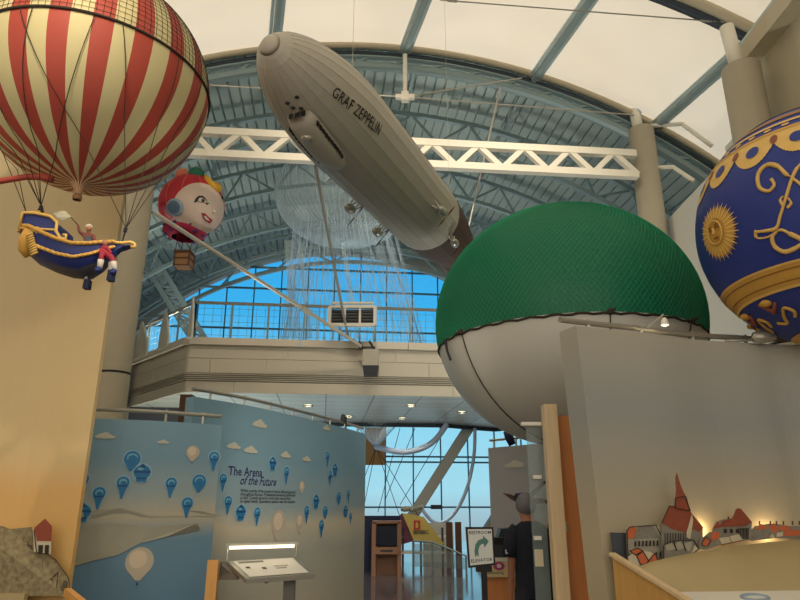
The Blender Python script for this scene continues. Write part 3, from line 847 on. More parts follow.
# raised stern cabin and canopy
mb = MB()
mb.prism([gp(19.5, 227, -.12), gp(24, 213, -.12), gp(50, 217, -.12), gp(57, 224, -.12), gp(57, 229, -.12), gp(40, 228, -.12)], (0, .24, 0))
mb.prism([gp(40, 228, -.13), gp(56, 229, -.13), gp(60, 238, -.13), gp(66, 247, -.13), gp(45, 242, -.13)], (0, .26, 0))
mb.build('stern_cabin', 'boat_blue', gd)
mb = MB(); mb.tube([gp(19, 228, -.13), gp(23, 213, -.13), gp(35, 213, -.13), gp(50, 216, -.13), gp(57, 222, -.13), gp(56, 231, -.13), gp(60, 238, -.14), gp(66, 239, -.14), gp(66, 235, -.14), gp(63, 235, -.14)], .012, 6)
mb.tube([gp(60, 238, -.14), gp(64, 245, -.14), gp(74, 251, -.14), gp(86, 252, -.13), gp(96, 249, -.1), gp(103, 243, -.08), gp(110, 242, -.05), gp(122, 243, -.02), gp(130, 242, 0), gp(135, 244, 0), gp(135, 247, 0), gp(131, 247, 0)], .013, 6)
mb.tube([gp(23, 213, -.13), gp(40, 212, 0), gp(50, 216, .12)], .012, 6)
mb.tube([gp(19.5, 228, -.13), gp(40, 229, -.14), gp(56, 230, -.13)], .009, 6)
mb.build('gold_moulding', 'gold_pale', gd, smooth=True)
mb = MB(); mb.prism([gp(100, 246, -.05), gp(112, 243, -.03), gp(124, 245, -.02), gp(130, 245, 0), gp(118, 249, -.02), gp(108, 258, -.03)], (0, .06, 0)); mb.build('prow', 'boat_blue', gd)
# tassel weights under the hull
for px, y0, y1 in ((86, 277, 288), (110, 268, 280)):
    mb = MB(); mb.prism([gp(px-2, y0+2, -.02), gp(px+3, y0+2, -.02), gp(px+2, y1, -.02), gp(px-4, y1, -.02)], (0, .05, 0)); mb.tube([gp(px, y0-6), gp(px, y0+2)], .012, 6, 1); mb.build('hanging_weight', ['navy', 'stocking'], gd)
# rigging
rg = root('balloon_rigging', 'dark rigging ropes from striped balloon down to the boat gondola', 'rope', gp(70, 205))
top = lambda lo, la=-.02: ellip(SC_, SR, SR, la, lo, .01)
kl, kr, kb = gp(41, 206), gp(126, 228), gp(26, 212)
for tgt, los in ((kl, (-2.9, -2.45, -2.0, -1.6, -1.15, 2.6)), (kr, (-1.7, -.95, -.45, -.1, .35)), (kb, (-2.7, 2.9))):
    for lo in los:
        p = top(lo); mb = MB(); 
        # ropes hug the envelope and then run free
        pts = []
        for i in range(15):
            q = p.lerp(tgt, i/14); d = q-SC_
            if d.length < SR+.012: q = SC_+d.normalized()*(SR+.012)
            pts.append(q)
        mb.tube(pts, .0032, 4); mb.build('rope', 'rope', rg)
mb = MB(); mb.tube([kl, gp(42, 212)], .014, 6); mb.tube([kr, gp(125, 232)], .014, 6); mb.tube([kr, gp(122, 243)], .006, 4); mb.tube([kl, gp(36, 214)], .006, 4); mb.build('knot', 'black', rg)
mb = MB(); mb.tube([at(-30, 186, 4.2), at(-5, 182, 4.2), at(25, 177, 4.3), at(42, 177, 4.3), at(52, 179, 4.3)], [.022, .022, .022, .024, .028], 10)
tag(mb.build('red_pole', 'red', smooth=True), 'slim red pole reaching in under the striped balloon', 'pole')
# little passengers
def figure(name, label, pel, chest, head, la, ra, legs, cmats, hh):
    """a small figurine as one skinned body"""
    r = root(name, label, 'figurine', pel)
    return r
def skin_body(name, verts, edges, rad, m, parent, sub=2, rootv=0):
    o0 = ORG[parent]
    me = bpy.data.meshes.new(name); me.from_pydata([tuple(V(v)-o0) for v in verts], edges, []); me.update()
    ob = bpy.data.objects.new(name, me); COL.objects.link(ob)
    sk = ob.modifiers.new('s', 'SKIN'); sk.use_smooth_shade = True
    for i, r in enumerate(rad): me.skin_vertices[0].data[i].radius = r if isinstance(r, tuple) else (r, r)
    for i in range(len(rad)): me.skin_vertices[0].data[i].use_root = (i == rootv)
    sd = ob.modifiers.new('d', 'SUBSURF'); sd.levels = sub; sd.render_levels = sub
    bpy.context.view_layer.update()
    m2 = bpy.data.meshes.new_from_object(ob.evaluated_get(bpy.context.evaluated_depsgraph_get()))
    bpy.data.objects.remove(ob)
    m2.materials.clear(); m2.materials.append(M[m])
    m2.polygons.foreach_set('use_smooth', [True]*len(m2.polygons)); m2.polygons.foreach_set('material_index', [0]*len(m2.polygons))
    o = bpy.data.objects.new(name, m2); COL.objects.link(o); o.parent = parent; ORG[o] = o0
    return o
# standing man with flag
f1 = root('figurine', 'tiny standing figure in brown coat waving a pale flag', 'figurine', gp(87, 250))
P = dict(pel=gp(88, 246, -.02), ch=gp(88, 236, -.02), nk=gp(88.5, 232.5, -.02), hd=gp(89, 228, -.02), sl=gp(84, 235, -.02), el=gp(79.5, 232, -.04), hl=gp(78, 225, -.04), sr=gp(93, 236, -.02), er=gp(95, 241, -.05), hr=gp(99, 245, -.05), k1=gp(87, 251, -.03), f1=gp(87, 256, -.03))
nm = list(P); E_ = [('pel', 'ch'), ('ch', 'nk'), ('nk', 'hd'), ('ch', 'sl'), ('sl', 'el'), ('el', 'hl'), ('ch', 'sr'), ('sr', 'er'), ('er', 'hr'), ('pel', 'k1'), ('k1', 'f1')]
rad = dict(pel=.026, ch=.03, nk=.011, hd=.02, sl=.016, el=.011, hl=.009, sr=.016, er=.011, hr=.009, k1=.018, f1=.014)
skin_body('body', [P[k] for k in nm], [(nm.index(a), nm.index(b)) for a, b in E_], [rad[k] for k in nm], 'coat_brown', f1)
mb = MB(); mb.sphere(gp(89, 228.5, -.025), .021, 12, 8, (1, 1, 1.15)); mb.build('face', 'skin', f1, smooth=True)
mb = MB(); mb.sphere(gp(89, 227, -.018), .024, 12, 8, (1.05, 1, .9)); mb.build('hair', 'offwhite', f1, smooth=True)
mb = MB(); mb.prism([gp(83, 247, -.06), gp(85, 236, -.06), gp(91, 236, -.06), gp(93, 248, -.06)], (0, .075, 0)); mb.build('waistcoat', 'slate', f1)
fl = root('flag', 'small pale square flag held up by the tiny standing figure', 'flag', gp(65, 222))
mb = MB(); mb.tube([gp(79, 226, -.04), gp(65, 211, -.04)], .004, 5); mb.build('staff', 'rope', fl)
mb = MB(); mb.prism([gp(65, 210.5, -.045), gp(71.5, 217, -.045), gp(62, 220.5, -.04), gp(57, 217, -.05), gp(53, 213, -.04), gp(58, 212, -.05)], (0, .004, 0)); mb.build('cloth', 'flag', fl)
# seated man in red
f2 = root('figurine', 'tiny seated figure in crimson with legs over the gondola side', 'figurine', gp(104, 268))
P = dict(pel=gp(104, 254, -.10), ch=gp(105, 248, -.09), nk=gp(105, 245.5, -.09), hd=gp(105, 243, -.09), kl=gp(102, 254, -.17), fl=gp(100, 267, -.17), kr=gp(112, 257, -.16), fr=gp(115, 270, -.15), hl=gp(99, 253, -.14), sl=gp(102, 248.5, -.11), sr=gp(108, 248.5, -.11), hr=gp(111, 253, -.14))
nm = list(P); E_ = [('pel', 'ch'), ('ch', 'nk'), ('nk', 'hd'), ('pel', 'kl'), ('kl', 'fl'), ('pel', 'kr'), ('kr', 'fr'), ('ch', 'sl'), ('sl', 'hl'), ('ch', 'sr'), ('sr', 'hr')]
rad = dict(pel=.03, ch=.028, nk=.012, hd=.02, kl=.02, fl=.014, kr=.02, fr=.014, hl=.01, sl=.014, sr=.014, hr=.01)
skin_body('body', [P[k] for k in nm], [(nm.index(a), nm.index(b)) for a, b in E_], [rad[k] for k in nm], 'coat_red', f2)
mb = MB(); mb.sphere(gp(105, 243, -.1), .021, 12, 8, (1, 1, 1.15)); mb.build('face', 'skin', f2, smooth=True)
for a, b in (((101, 260), (99.5, 269)), ((113.5, 262), (115, 271))):
    mb = MB(); mb.tube([gp(*a, -.172), gp(*b, -.172)], [.022, .018], 8); mb.build('stocking', 'stocking', f2, smooth=True)
    mb = MB(); mb.tube([gp(b[0]-1.5, b[1]-.5, -.19), gp(b[0]-2, b[1]+3, -.2)], [.022, .02], 8); mb.build('boot', 'boat_blue', f2, smooth=True)

# --- green and white balloon
GC_ = V((.2645*8.0, 8.0, .2735*8.0+1.6)); GRX = .2068*8.0; GRZ = .191*8.0
gb = root('green_balloon', 'giant gas balloon with netted green top and white lower half', 'balloon', GC_-UP*GRZ)
HB = -.30; aB = math.asin(HB/GRZ)
mb = MB(); mb.lathe(GC_, [(GRX*cos(a), GRZ*sin(a)) for a in [pi/2+(aB-pi/2)*i/40 for i in range(41)]], 96); mb.build('upper_envelope', 'green', gb, smooth=True)
mb = MB(); mb.lathe(GC_, [(GRX*cos(a), GRZ*sin(a)) for a in [aB+(-pi/2-aB)*i/26 for i in range(27)]], 96); mb.build('lower_envelope', 'white_env', gb, smooth=True)
mb = MB(); nn = 170
for k in range(nn):
    lo = 2*pi*k/nn
    for sg in (1, -1):
        mb.tube([ellip(GC_, GRX, GRZ, aB+(1.5-aB)*i/22, lo+sg*i*.055, .004) for i in range(23)], .0042, 3, caps=False)
mb.build('net', 'green_net', gb)
mb = MB(); mb.tube([ellip(GC_, GRX, GRZ, aB-.01+.006*sin(i*1.7), 2*pi*i/144, .01) for i in range(145)], .013, 6, caps=False); mb.build('band_rope', 'rope', gb, smooth=True)
for lo in (-2.62, -1.55, -.9, -2.05+3.4):
    mb = MB(); mb.tube([ellip(GC_, GRX, GRZ, aB-(aB+pi/2)*.93*i/20, lo, .008) for i in range(21)], .007, 5)
    p = ellip(GC_, GRX, GRZ, aB, lo, .02); mb.sphere(p, .035, 8, 6); mb.tube([p+V((.05, 0, .03)), p+V((-.06, 0, -.02))], .014, 6); mb.build('lead_rope', 'rope', gb)
mb = MB(); p = ellip(GC_, GRX, GRZ, aB, pi+.30, .03); mb.tube([p, p-UP*.15+V((.02, 0, 0)), p-UP*.26+V((.06, 0, 0))], .015, 6); mb.build('toggle', 'black', gb)

# --- blue and gold balloon
BC = V((.7166*5.15, 5.15, .4459*5.15+1.6)); BR = .203*5.15
bb = root('blue_balloon', 'royal blue balloon painted with gold sun, swags and scrolls', 'balloon', BC-UP*BR)
mb = MB(); mb.lathe(BC, neck_prof(BR, BR, .12, .12, 40), 96); mb.build('envelope', 'blue_env', bb, smooth=True)
def bs(lat, lon, off=.006): return ellip(BC, BR, BR, math.radians(lat), math.radians(lon), off)
def band(mb, la0, la1, off, m=None, n=96, k=3, fn=None):
    vs = []
    for i in range(n+1):
        lo = 360*i/n
        a, b = (la0, la1) if fn is None else fn(lo)
        for j in range(k+1): vs.append(bs(a+(b-a)*j/k, lo, off))
    mb.add(vs, [(i*(k+1)+j, (i+1)*(k+1)+j, (i+1)*(k+1)+j+1, i*(k+1)+j+1) for i in range(n) for j in range(k)], m)
NL = 18
def swag(lo):
    u = (lo*NL/360) % 1; fr = .5 if int(lo*8) % 2 else 0
    return (32, 15.3+9*(abs(2*u-1))**2.2+fr)
mb = MB(); band(mb, 0, 0, .006, 0, 24*24, 3, swag)
band(mb, 31.5, 33.5, .009, 1)
for k in range(NL):   # blue medallions and rust drops
    lo = (k+.5)*360/NL
    for (la, r1, r2, mm) in ((24, 2.6, 3.0, 2), (27, 1.4, 2.6, 3)):
        c0 = lo if mm == 2 else lo+180/NL
        mb.poly([bs(la+r2*sin(t)*(1.1), c0+r1*1.25*cos(t), .011) for t in [2*pi*i/16 for i in range(16)]], mm)
mb.build('swag_border', ['gold_pale', 'gold', 'blue_env', 'rust'], bb)
mb = MB(); band(mb, 38, 40, .006, 0); band(mb, 44, 48.5, .006, 1)
for k in range(40): 
    lo = k*9; mb.poly([bs(36+1.0*sin(t), lo+2*cos(t), .007) for t in [2*pi*i/10 for i in range(10)]], 0)
band(mb, 55, 70, .006, 1)
mb.build('upper_bands', ['gold_pale', 'gold_dark'], bb)
mb = MB(); band(mb, -31, -41, .006, 0, k=4); band(mb, -30.3, -31.3, .012, 1); band(mb, -33.0, -33.6, .011, 2); band(mb, -40.5, -41.8, .012, 1); band(mb, -38, -38.5, .011, 2)
mb.build('lower_band', ['gold', 'gold_pale', 'gold_dark'], bb)
mb = MB(); band(mb, -66, -84, .008, 0, k=6); mb.build('base_cap', 'gold', bb)
def tang(lat, lon):
    la, lo = math.radians(lat), math.radians(lon); n = V((cos(la)*cos(lo), cos(la)*sin(lo), sin(la)))
    e1 = V((-sin(lo), cos(lo), 0)); e2 = n.cross(e1); return n, e1, e2
def bmap(lat, lon):
    n, e1, e2 = tang(lat, lon)
    return lambda x, y, off=.008: BC+(n+e1*x+e2*y).normalized()*(BR+off)
def sun(lon):
    mp = bmap(-6.5, lon); r0 = math.tan(math.radians(9.6)); mb = MB()
    NR = 56
    vs = []
    for j, rr in enumerate((0, .35, .7, .95)):
        for i in range(NR): a = 2*pi*i/NR; vs.append(mp(r0*rr*cos(a), r0*rr*sin(a), .008+.012*(1-rr)))
    mb.add(vs, [(j*NR+i, j*NR+(i+1) % NR, (j+1)*NR+(i+1) % NR, (j+1)*NR+i) for j in range(3) for i in range(NR)], 0)
    for i in range(NR):
        a = 2*pi*i/NR; L = 1.45 if i % 2 else 1.30; w = pi/NR*1.15
        mb.poly([mp(r0*.66*cos(a-w), r0*.66*sin(a-w), .018), mp(r0*1.1*cos(a-w*.8), r0*1.1*sin(a-w*.8), .014), mp(r0*L*cos(a), r0*L*sin(a), .010), mp(r0*1.1*cos(a+w*.8), r0*1.1*sin(a+w*.8), .014), mp(r0*.66*cos(a+w), r0*.66*sin(a+w), .018)], 1 if i % 2 else 0)
    sn = mb.build('sun_emblem', ['gold', 'gold_pale'], bb)
    mb = MB()
    fm = lambda x, y, o=.03: mp(x*r0, y*r0, o)
    mb.tube([fm(.5*cos(t), .55*sin(t)) for t in [2*pi*i/28 for i in range(29)]], .006, 5, 0)
    for sg in (-1, 1):
        mb.tube([fm(sg*.12, .18), fm(sg*.22, .22), fm(sg*.32, .17)], .007, 5, 1); mb.tube([fm(sg*.12, .3), fm(sg*.24, .34), fm(sg*.34, .28)], .006, 5, 1)
    mb.tube([fm(0, .2, .034), fm(.03, -.02, .04), fm(0, -.06, .045)], .010, 5, 0); mb.tube([fm(-.14, -.24), fm(0, -.28), fm(.14, -.24)], .009, 5, 1)
    mb.build('sun_face', ['gold_pale', 'gold_dark'], sn)
for lon in (-173, -83, 7, 97): sun(lon)
def bhit(px, py, off=.01):
    d = ray(px, py).normalized(); oc = EYE-BC; b = d.dot(oc); q = b*b-(oc.dot(oc)-(BR+off)**2)
    return EYE+d*(-b-math.sqrt(max(0, q)))
def local(path, off=.01):
    out = []
    for p in path: h = bhit(*p); out.append(h)
    return out
def smooth_path(P_, n=6):
    out = []
    for i in range(len(P_)-1):
        p0, p1, p2, p3 = P_[max(i-1, 0)], P_[i], P_[i+1], P_[min(i+2, len(P_)-1)]
        for k in range(n):
            t = k/n; out.append(.5*((2*p1)+(p2-p0)*t+(2*p0-5*p1+4*p2-p3)*t*t+(3*p1-p0-3*p2+p3)*t**3))
    out.append(P_[-1]); return out
SCROLL = [([(793, 176), (787, 175), (777, 166), (766, 165), (758, 174), (759, 187), (768, 191), (774, 185), (771, 179)], [.006, .016, .02, .018, .016, .015, .014, .012, .016]),
          ([(806, 158), (797, 168), (792, 178), (785, 200), (780, 216), (776, 228), (765, 231), (755, 232)], [.01, .014, .013, .011, .012, .015, .013, .02]),
          ([(755, 232), (757, 238), (768, 237), (780, 230), (790, 234), (803, 240)], [.012, .008, .008, .012, .02, .012]),
          ([(776, 232), (772, 238), (775, 247), (785, 252), (796, 248), (804, 243)], [.014, .016, .018, .02, .018, .012]),
          ([(792, 178), (800, 184), (810, 195)], [.012, .012, .012]),
          ([(783, 196), (780, 200), (783, 206)], [.008, .012, .008]), ([(788, 198), (791, 203), (787, 208)], [.008, .012, .008])]
def scroll_at(dlon):
    mb = MB(); ca, sa = cos(dlon), sin(dlon)
    for path, rad in SCROLL:
        P_ = [bhit(*p) for p in path]; Q = smooth_path(P_, 6)
        Q = [BC+(q-BC).normalized()*(BR+.006) for q in Q]
        if dlon: Q = [BC+V(((q-BC).x*ca-(q-BC).y*sa, (q-BC).x*sa+(q-BC).y*ca, (q-BC).z)) for q in Q]
        R_ = [rad[min(int(i/6), len(rad)-1)] for i in range(len(Q))]
        mb.tube(Q, R_, 6)
    mb.build('gold_scroll', 'gold_pale', bb, smooth=True)
for dl in (0, pi/2, pi, -pi/2): scroll_at(dl)
mb = MB()
for k in range(12):
    lo = -170+30*k
    mb.tube([bs(-44, lo-6), bs(-50, lo), bs(-46, lo+6)], [.012, .03, .012], 6, 1)
    mb.tube(smooth_path([bs(-56, lo-10), bs(-58, lo-3), bs(-54, lo+2), bs(-50, lo+8), bs(-53, lo+12), bs(-56, lo+9)]), .014, 6, 0)
    mb.sphere(bs(-45, lo), .05, 10, 6, (1, 1, .6), m=0)
mb.build('lower_garland', ['gold', 'rust'], bb, smooth=True)

# --- face balloon
FC = V((-.3519*13.5, 13.5, .4814*13.5+1.6)); FR = .0538*13.5
fb = root('face_balloon', 'round balloon with a lipsticked face, red headscarf and fruit on top', 'balloon', FC-UP*FR*1.2)
mb = MB(); mb.lathe(FC, neck_prof(FR, FR, .22, .12, 26), 48); mb.build('envelope', 'face_red', fb, smooth=True)
def fhit(px, py, off):
    d = ray(px, py).normalized(); R_ = FR+off; oc = EYE-FC; b = d.dot(oc); q = b*b-(oc.dot(oc)-R_*R_)
    return EYE+d*(-b-math.sqrt(q)) if q > 0 else None
fpx = lambda x, y: (156+x/8, 165+y/8)    # zoom frame to photo frame
# face patch as a spherical region around a direction
fn = (fhit(*fpx(400, 380), 0)-FC).normalized(); e1 = fn.cross(UP).normalized()*-1; e2 = fn.cross(e1)
if e2.z < 0: e2 = -e2
mb = MB(); vs = []; NR = 40; cone = math.radians(53)
for j in range(9):
    for i in range(NR):
        a = 2*pi*i/NR; th = cone*j/8*(1+.10*cos(a)*(-1)) if j else 0
        vs.append(FC+(fn*cos(th)+(e1*cos(a)+e2*sin(a))*sin(th))*(FR+.012))
mb.add(vs, [(j*NR+i, j*NR+(i+1) % NR, (j+1)*NR+(i+1) % NR, (j+1)*NR+i) for j in range(8) for i in range(NR)])
fc = mb.build('face', 'face_skin', fb, smooth=True)
def fpoly(mb, pts, off, m): 
    q = [fhit(*fpx(*p), off) for p in pts]; mb.poly([x for x in q if x is not None], m)
mb = MB()
fpoly(mb, [(302, 298), (318, 265), (345, 245), (375, 246), (400, 270), (425, 308), (408, 320), (390, 302), (360, 300), (330, 290), (318, 300)], .02, 0)
fpoly(mb, [(335, 285), (350, 262), (375, 262), (395, 285), (385, 300), (360, 296)], .024, 1)
fpoly(mb, [(362, 285), (368, 268), (384, 270), (392, 286), (384, 300), (370, 298)], .028, 2)
fpoly(mb, [(405, 290), (440, 285), (455, 300), (440, 320), (425, 325)], .018, 1)
mb.build('eye', ['black', 'offwhite', 'brown'], fc)
mb = MB(); fpoly(mb, [(362, 380), (372, 384), (392, 386), (408, 402), (432, 425), (452, 438), (448, 452), (430, 468), (405, 455), (383, 440), (372, 415)], .02, 0)
fpoly(mb, [(382, 405), (400, 408), (420, 430), (432, 448), (410, 442), (392, 428)], .024, 1); mb.build('lips', ['lip', 'offwhite'], fc)
mb = MB(); p = fhit(*fpx(465, 375), .02); mb.sphere(p, .045, 12, 8); mb.build('nose', 'face_skin', fc, smooth=True)
p = fhit(*fpx(150, 338), .03); n_ = (p-FC).normalized(); x_ = n_.orthogonal().normalized(); y_ = n_.cross(x_)
mb = MB(); mb.lathe(p-n_*.02, [(.19, -.02), (.19, .03), (.15, .06)], 24, (x_, y_, n_), m=1); mb.lathe(p-n_*.02, [(.15, .05), (.14, .085), (.08, .1), (.001, .105)], 24, (x_, y_, n_), m=0); mb.build('earring', ['ear', 'ear_rim'], fb, smooth=True)
def ftop(px, py, dy=0): return at(*fpx(px, py), 13.5+dy)
mb = MB(); mb.sphere(ftop(215, 85, -.15), .17, 18, 10); mb.build('peach', 'peach', fb, smooth=True)
mb = MB(); mb.sphere(ftop(322, 82, -.25), .185, 18, 10); mb.build('green_apple', 'fruit_green', fb, smooth=True)
mb = MB(); mb.tube([ftop(396, 88, -.3), ftop(415, 125, -.36), ftop(450, 165, -.36), ftop(490, 190, -.3), ftop(522, 200, -.2)], [.04, .085, .1, .08, .03], 10); mb.build('banana', 'banana', fb, smooth=True)
mb = MB(); mb.tube([ftop(478, 150, 0), ftop(500, 175, 0), ftop(520, 195, 0)], [.06, .07, .04], 8); mb.build('banana', 'banana', fb, smooth=True)
mb = MB(); mb.sphere(ftop(517, 268, -.1), .07, 10, 8); mb.sphere(ftop(490, 232, -.1), .05, 10, 8); mb.build('curl', 'black', fb, smooth=True)
mb = MB(); mb.tube([ftop(80, 175, 0), ftop(50, 210, 0.1)], [.06, .04], 8); mb.build('hair_knot', 'black', fb, smooth=True)
mb = MB()
for k in range(12):
    lo = 2*pi*k/12; mb.tube([ellip(FC, FR, FR, la, lo, .004) for la in [-.7+.2*i for i in range(12)]], .008, 4)
mb.build('gore_seams', 'peach', fb)
# scarf collar
mb = MB(); cc = FC-UP*FR*.80+V((-.10, .05, 0))
mb.lathe(cc, [(FR*.52, .10), (FR*.66, .04), (FR*.68, -.03), (FR*.58, -.11), (FR*.5, -.16), (FR*.40, -.18)], 36, m=0)
for k in range(18):
    a = 2*pi*k/18; rr = FR*.655 if k % 2 else FR*.55; zz = 0 if k % 2 else -.12; mb.sphere(cc+V((rr*cos(a), rr*sin(a), zz)), .05, 8, 6, (1, 1, .9), m=1)
mb.build('collar', ['collar', 'purple'], fb, smooth=True)
bk = at(184, 261, 13.5); bsk = root('wicker_basket', 'small brown wicker basket hanging below the face balloon', 'basket', bk-UP*.2)
mb = MB(); mb.prism([bk+V((x, y, -.16)) for x, y in ((-.16, -.16), (.16, -.16), (.16, .16), (-.16, .16))], (0, 0, .32)); mb.build('body', 'wicker', bsk)
mb = MB()
for (x, y) in ((-.16, -.16), (.16, -.16), (.16, .16), (-.16, .16)): mb.tube([bk+V((x, y, -.16)), bk+V((x, y, .22))], .02, 6)
for z in (.17, .02, -.15):
    q = [bk+V((x, y, z)) for x, y in ((-.17, -.17), (.17, -.17), (.17, .17), (-.17, .17), (-.17, -.17))]; mb.tube(q, .03 if z > .1 else .015, 6)
mb.build('rim', 'brown', bsk)
for x, y in ((-.16, -.16), (.16, -.16), (.16, .16), (-.16, .16)):
    mb = MB(); mb.tube([bk+V((x, y, .16)), FC+V((x*1.1, y*1.1, -FR*1.0))], .008, 4); mb.build('cord', 'rope', bsk)

# --- clear balloon with thread skirt
CC = at(345, 196, 17.2); CRX = 2.0; CRZ = 1.45
cb = root('clear_balloon', 'clear filmy balloon with hundreds of white threads hanging below it', 'balloon', CC-UP*CRZ)
mb = MB(); NLb = 72
vs = []; K = 26
for i in range(K+1):
    la = pi/2-pi*i/K
    for j in range(NLb*2):
        lo = pi*j/NLb; k = 1+.018*(1 if j % 2 else -1)*cos(la); vs.append(ellip(CC, CRX*k, CRZ, la, lo))
n = NLb*2
mb.add(vs, [(i*n+j, i*n+(j+1) % n, (i+1)*n+(j+1) % n, (i+1)*n+j) for i in range(K) for j in range(n)]); mb.build('envelope', 'sheer', cb, smooth=True)
mb = MB()
for j in range(NLb): mb.tube([ellip(CC, CRX, CRZ, pi/2-pi*i/24, 2*pi*j/NLb, .01) for i in range(25)], .006, 3, caps=False)
mb.build('gore_cords', 'thread', cb, kind='stuff')
mb = MB()
for j in range(150):
    lo = 2*pi*j/150+random.uniform(-.01, .01); la = -.75-.35*random.random()
    a = ellip(CC, CRX, CRZ, la, lo, .01); u = cos(lo)
    b = V((CC.x+.35+1.9*u*1.05+random.uniform(-.1, .1), CC.y+1.0*sin(lo), 5.35))
    mb.tube([a, a.lerp(b, .5), b], .007, 3)
mb.build('thread_skirt', 'thread', cb, kind='stuff')
mb = MB()
for (x0, x1, w) in ((284, 291, .22), (297, 307, .12), (340, 356, .12)):
    a = at(x0, 240, 17.0); b = at(x1, 338, 17.0); mb.prism([a, a+V((w, 0, 0)), b+V((w*1.2, 0, 0)), b], (0, .02, 0))
mb.build('film_strip', 'sheer', cb)
# funnel of netting further back
fu = root('net_funnel', 'pale net funnel drawn to a ring above the kiosk window', 'net', at(376, 447, 22)-UP*2.6)
q = at(376, 447, 22)
mb = MB(); mb.lathe(q, [(.75, .75), (.5, .5), (.25, .2), (.06, 0)], 24); mb.build('funnel', 'sheer', fu, smooth=True)
mb = MB()
for j in range(20):
    a = 2*pi*j/20; mb.tube([q+V((.75*cos(a), .75*sin(a), .75)), q], .008, 3)
mb.build('cords', 'thread', fu)
mb = MB(); mb.lathe(q, [(.09, -.08), (.09, .06), (.05, .06)], 12); mb.build('ring', 'dark', fu)
for dx in (-.95, -.5, .9, 1.6):
    mb = MB(); mb.tube([q, q+V((dx, .2, -2.5))], .014, 4); mb.build('guy_rope', 'rope', fu)
p = at(376, 446, 24.3); mb = MB(); mb.box((p.x-.05, 24.3, p.z), (.75, .06, 1.35)); tag(mb.build('ochre_board', 'orange_board'), 'ochre board hanging before the window by the net funnel', 'board')
# drooping white tubes
mb = MB(); mb.tube(smooth_path([at(447, 424, 21), at(435, 440, 21), at(420, 449, 21), at(400, 452, 21), at(376, 447, 21.9)]), .09, 10); tag(mb.build('fabric_tube', 'tube_white', smooth=True), 'white fabric tube drooping from the soffit to the net funnel', 'tube')
mb = MB(); mb.tube(smooth_path([at(475, 428, 21.5), at(474, 455, 21.5), at(468, 485, 21.5), at(458, 508, 21.5), at(446, 521, 21.5), at(434, 522, 21.5), at(424, 512, 21.5), at(421, 505, 21.5)]), .055, 8); tag(mb.build('fabric_tube', 'tube_white', smooth=True), 'thin white tube looping low across the lower window', 'tube')
mb = MB(); mb.tube([at(385, 500, 23), at(415, 428, 23)], .015, 4); mb.tube([at(400, 505, 23), at(446, 428, 23)], .015, 4); mb.tube([at(378, 512, 23), at(400, 428, 23)], .015, 4); tag(mb.build('guy_wire', 'rope'), 'thin slanting guy wires before the lower window', 'wire')
mb = MB(); p = at(436, 507, 23); mb.box(p, (.35, .15, .14)); tag(mb.build('junction_box', 'dark'), 'small dark box fixed on the lower window transom', 'box')

# ================================================================== PARTITIONS
def rail_on(sf, z, off, parent, n_br=6, r=.022):
    mb = MB(); mb.tube(sf.line(z+.10, off), r, 8); mb.build('track', 'alu', parent)
    for k in range(n_br):
        a = sf.L[-1]*(k+.5)/n_br; mb = MB(); p = sf.pt(a, z-.03, off); q = sf.pt(a, z+.13, off); mb.beam(p, q, .03, .02, V((1, 0, 0))); mb.build('bracket', 'alu', parent)
# left blue mural
z0 = 2.45; S1 = Surf([tuple(atz(x, y, z0))[:2] for x, y in ((20, 416.5), (80, 418), (150, 420.5), (222, 425))], 6)
s1 = root('mural_partition', 'blue sky mural panel with a large cream balloon low on it', 'partition', S1.pt(S1.L[-1]/2, 0))
mb = MB(); S1.slab(mb, 0, z0, .12); mb.build('panel', 'sky_mural_low', s1)
rail_on(S1, z0, -.05, s1, 5)
z1 = 2.8; S2 = Surf([tuple(atz(x, y, z1))[:2] for x, y in ((194, 396.5), (250, 406), (295, 416), (341, 427), (366, 434))], 6)
s2 = root('mural_partition', 'tall curving blue mural wall bearing the title text', 'partition', S2.pt(S2.L[-1]/2, 0))
mb = MB(); S2.slab(mb, 0, z1, .14); mb.build('panel', 'sky_mural', s2)
rail_on(S2, z1, -.06, s2, 8)
def offset_hit(sf, px, py): return sf.hit(px, py)
def wpoly(mb, sf, pts, off, m): mb.poly([sf.pt(a, z, off+.006) for a, z in pts], m)
